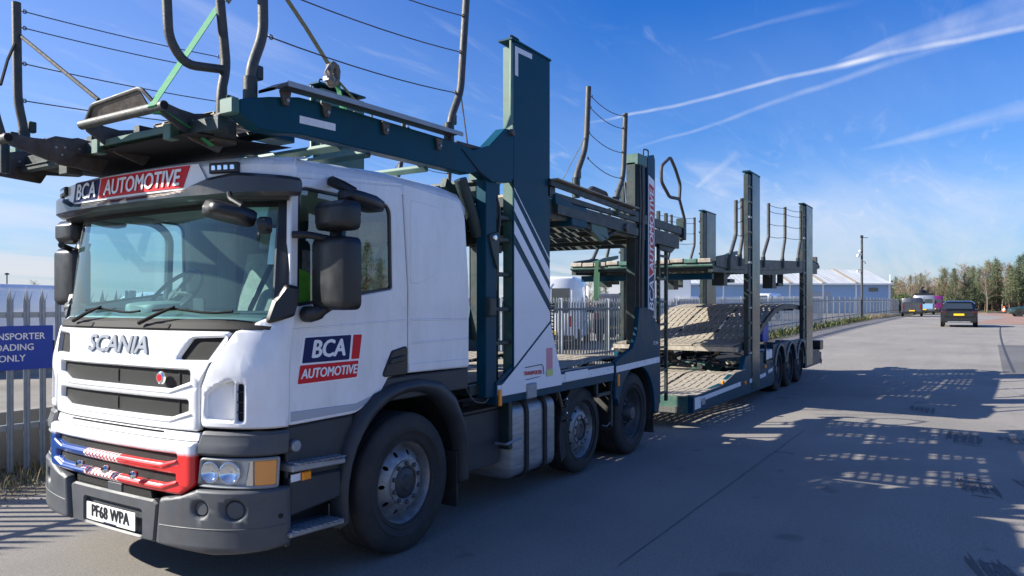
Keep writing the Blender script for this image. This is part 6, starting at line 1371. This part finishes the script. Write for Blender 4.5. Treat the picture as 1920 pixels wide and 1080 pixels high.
def pine_meshes(seed, H, spread):
    random.seed(seed); tr = MB().tube([(0, 0, 0), (.08, .05, H * .5), (0, .05, H * .97)], [.16, .11, .03], 6); cr = MB()
    lev = 17
    for i in range(lev):
        t = i / (lev - 1); z = H * (.22 + .78 * t); rad = spread * (1 - t) ** .7 * random.uniform(.65, 1.15) + .25
        for k in range(random.randint(4, 7)):
            a = random.uniform(0, 6.28); r = rad * random.uniform(.55, 1.1); tip = Vector((math.cos(a) * r, math.sin(a) * r, z + .12 * r + random.uniform(-.25, .25)))
            tr.tube([(0, .05, z - .15), tuple(tip)], [.04, .012], 3, cap=False)
            for q in range(int(20 + 22 * r)):
                f = random.uniform(.25, 1.05); c = Vector((0, .05, z - .1)).lerp(tip, f) + rnd(.16 + .06 * r) * Vector((1, 1, .8)).length * .6; s_ = random.uniform(.07, .17)
                u = rnd(1).normalized() * s_; v = rnd(1).normalized() * s_ * .7; cr.add([c + u, c + v, c - u * .6 - v * .4], [(0, 1, 2)])
    return tr.mesh('trunk', smooth=40), cr.mesh('crown', smooth=0)
def birch_meshes(seed, H):
    random.seed(seed); tr = MB(); cr = MB(); lean = Vector((random.uniform(-.5, .5), random.uniform(-.5, .5), 0))
    P0 = lambda t: lean * t * t + Vector((.12 * math.sin(t * 5), .1 * math.cos(t * 4), H * t)); tr.tube([tuple(P0(k / 8)) for k in range(9)], [.12, .11, .10, .09, .07, .055, .04, .025, .012], 6)
    for i in range(30):
        t = random.uniform(.28, .97); a = random.uniform(0, 6.28); ln = H * .24 * (1.2 - t) + .3; b = P0(t); d = Vector((math.cos(a) * .6, math.sin(a) * .6, .8)).normalized(); pts = [b]
        for k in range(4): d = (d + rnd(.16) + Vector((0, 0, .06 - .05 * k))).normalized(); pts.append(pts[-1] + d * ln / 3)
        tr.tube([tuple(p) for p in pts], [.035, .025, .018, .012, .006], 3, cap=False)
        for q in range(26):
            k = random.randint(1, 3); p = pts[k].lerp(pts[k + 1], random.random()); dd = (d + rnd(.5)).normalized(); le = random.uniform(.25, .8); e = p + dd * le + Vector((0, 0, -.1 * le)); s_ = rnd(1).normalized() * .010
            cr.add([p - s_, p + s_, e], [(0, 1, 2)])
            for _ in range(3):
                f = p.lerp(e, random.random()); g = f + (dd + rnd(.6)).normalized() * random.uniform(.12, .35); cr.add([f - s_ * .8, f + s_ * .8, g], [(0, 1, 2)])
    return tr.mesh('trunk', smooth=40), cr.mesh('crown', smooth=0)
PN = [pine_meshes(11 + i, 9.0, 1.7 + .25 * (i % 3)) for i in range(5)]; BR = [birch_meshes(41 + i, 8.6) for i in range(4)]
random.seed(99)
def tree(kind, loc, s, label, group='trees of the wood beyond the road'):
    if kind == 'pine': tm, cm = random.choice(PN); mats = (BARK, PINE)
    else: tm, cm = random.choice(BR); mats = (BBARK if kind == 'birch' else BARK, BIRCH if kind == 'birch' else OLIVE)
    t = thing('pine_tree' if kind == 'pine' else 'birch_tree' if kind == 'birch' else 'bare_tree', label, 'tree', loc, random.uniform(0, 6.28), group)
    t.scale = (s * random.uniform(.9, 1.15),) * 2 + (s,)
    for n_, me, m in (('trunk', tm, mats[0]), ('crown', cm, mats[1])):
        o = link(n_, me, None, t, local=True)
        if not me.materials: me.materials.append(m)
        o.material_slots[0].link = 'OBJECT'; o.material_slots[0].material = m
LB = {'pine': 'dark green pine with an uneven crown in the wood beyond the road end', 'birch': 'bare reddish birch with a pale trunk in the wood beyond the road end', 'bare': 'bare olive brown tree in bud in the wood beyond the road end'}
def ordinal(n):
    o = ['', 'first', 'second', 'third', 'fourth', 'fifth', 'sixth', 'seventh', 'eighth', 'ninth', 'tenth', 'eleventh', 'twelfth', 'thirteenth', 'fourteenth', 'fifteenth', 'sixteenth', 'seventeenth', 'eighteenth', 'nineteenth', 'twentieth']
    return o[n] if n < 21 else 'twenty ' + o[n - 20] if n < 30 else 'thirtieth' if n == 30 else 'thirty ' + o[n - 30]
spots = []
for row, dep0 in enumerate((126, 131, 137)):
    px = 1588 + row * 6
    while px < 1990:
        px += random.uniform(9, 17) * (1.25 if row == 0 else 1.0); dep = dep0 + random.uniform(-3, 3)
        f = random.random(); right = (px - 1600) / 320
        pp = .10 + .50 * max(0, min(1, right * 1.25 - .1)) + .10 * (row > 1); kind = 'pine' if f < pp else ('birch' if f < pp + (1 - pp) * .66 else 'bare')
        hpx = 44 + 34 * min(1, max(0, (px - 1640) / 150)) + 14 * min(1, max(0, (px - 1780) / 130)); spots.append((px, dep, kind, (hpx + 8) * dep / 1386 * random.uniform(.78, 1.06)))
spots.sort(); cnt_ = {'pine': 0, 'birch': 0, 'bare': 0}
for px, dep, kind, Hm in spots:
    cnt_[kind] += 1; p = at(px, dep); size = 'tall' if Hm > 9.3 else 'low' if Hm < 7.4 else 'middling'
    nm = {'pine': 'dark green pine', 'birch': 'bare reddish birch', 'bare': 'olive budding tree'}[kind]
    tree(kind, (p.x, p.y, gz(p.x) - .1), Hm / 9.0, '%s %s, %s of its kind from the left in the wood' % (size, nm, ordinal(cnt_[kind])))
# thinner line of distant trees seen under the decks and at the left
SKL = {68: 'small bare tree on the skyline at the far left above the fence', 95: 'second bare tree on the skyline at the far left beside the windscreen', 1120: 'dark pine on the skyline right of the tall striped post', 1135: 'pine on the skyline just left of the rear lorry post',
       1105: 'budding tree on the skyline nearest the striped post', 1255: 'birch on the skyline just right of the rear ladder', 1275: 'budding tree on the skyline between ladder and far trailer post', 1240: 'bare tree on the skyline behind the rear ladder', 1300: 'birch on the skyline left of the far trailer post', 1380: 'bare tree on the skyline left of the near trailer post',
       1560: 'pine on the skyline over the right end of the shed roof', 1580: 'birch on the skyline beside the camera pole'}
for px, dep, kind, sc_ in ((68, 120, 'birch', .62), (95, 150, 'bare', .5), (1120, 160, 'pine', .75), (1135, 155, 'pine', .7), (1105, 158, 'bare', .7), (1255, 150, 'birch', .5), (1275, 150, 'bare', .55), (1240, 150, 'bare', .5), (1300, 165, 'birch', .6), (1380, 165, 'bare', .7), (1560, 150, 'pine', .68), (1580, 152, 'birch', .7)):
    p = at(px, dep); tree(kind, (p.x, p.y, gz(p.x) - .2), sc_, SKL[px], 'trees on the skyline')
p = Vector((42.5, -37.5, 0)); 
tree('pine', (40.5, -37.0, gz(40)), .68, 'pine standing across the road, mirrored in the rear half of the door window', 'trees across the road')
tree('pine', (42.8, -37.6, gz(42)), .56, 'pine standing across the road, mirrored at the rear corner of the door window', 'trees across the road')
# far wood and hedge: mass nobody could count
def mass(name, px0, px1, dep, h0, h1, n, m, label, cat, dd=5, sz=.35):
    mb = MB()
    for _ in range(n):
        px = random.uniform(px0, px1); d = dep + random.uniform(-dd, dd); p = at(px, d); H_ = (h0 + (h1 - h0) * (px - px0) / (px1 - px0)) * (.75 + .45 * noise.noise(Vector((px * .05, d * .3, 0))) + .15 * noise.noise(Vector((px * .3, 1, 0))))
        c = Vector((p.x, p.y, gz(p.x) + H_ * random.random() ** .8)); u = rnd(1).normalized() * sz * random.uniform(.5, 1); v = rnd(1).normalized() * sz * random.uniform(.5, 1); mb.add([c + u, c + v, c - u * .5 - v * .5], [(0, 1, 2)])
    o = link(name, mb.mesh(name, smooth=0), m); o['kind'] = 'stuff'; tag(o, label, cat)
mass('undergrowth', 1560, 2100, 150, 4.4, 9.2, 60000, leafm('far_undergrowth', [(.09, .095, .05), (.15, .12, .075), (.20, .16, .11)]), 'brown green undergrowth filling the gaps of the wood beyond the road', 'undergrowth', 5, .35)
mass('hedge', 1640, 1775, 112, 2.9, 2.9, 9000, HEDG, 'low bright green hedge in front of the wood behind the parked vehicles', 'hedge', 1.5, .22)
mass('far_tree_line', -60, 700, 260, 2.2, 3.0, 7000, BIRCH, 'faint line of trees on the skyline beyond the compound at the left', 'trees', 8, .8)
mass('far_tree_line', 980, 1600, 200, 3.0, 4.5, 9000, BIRCH, 'faint line of trees on the skyline behind the trailer and shed', 'trees', 8, .6)
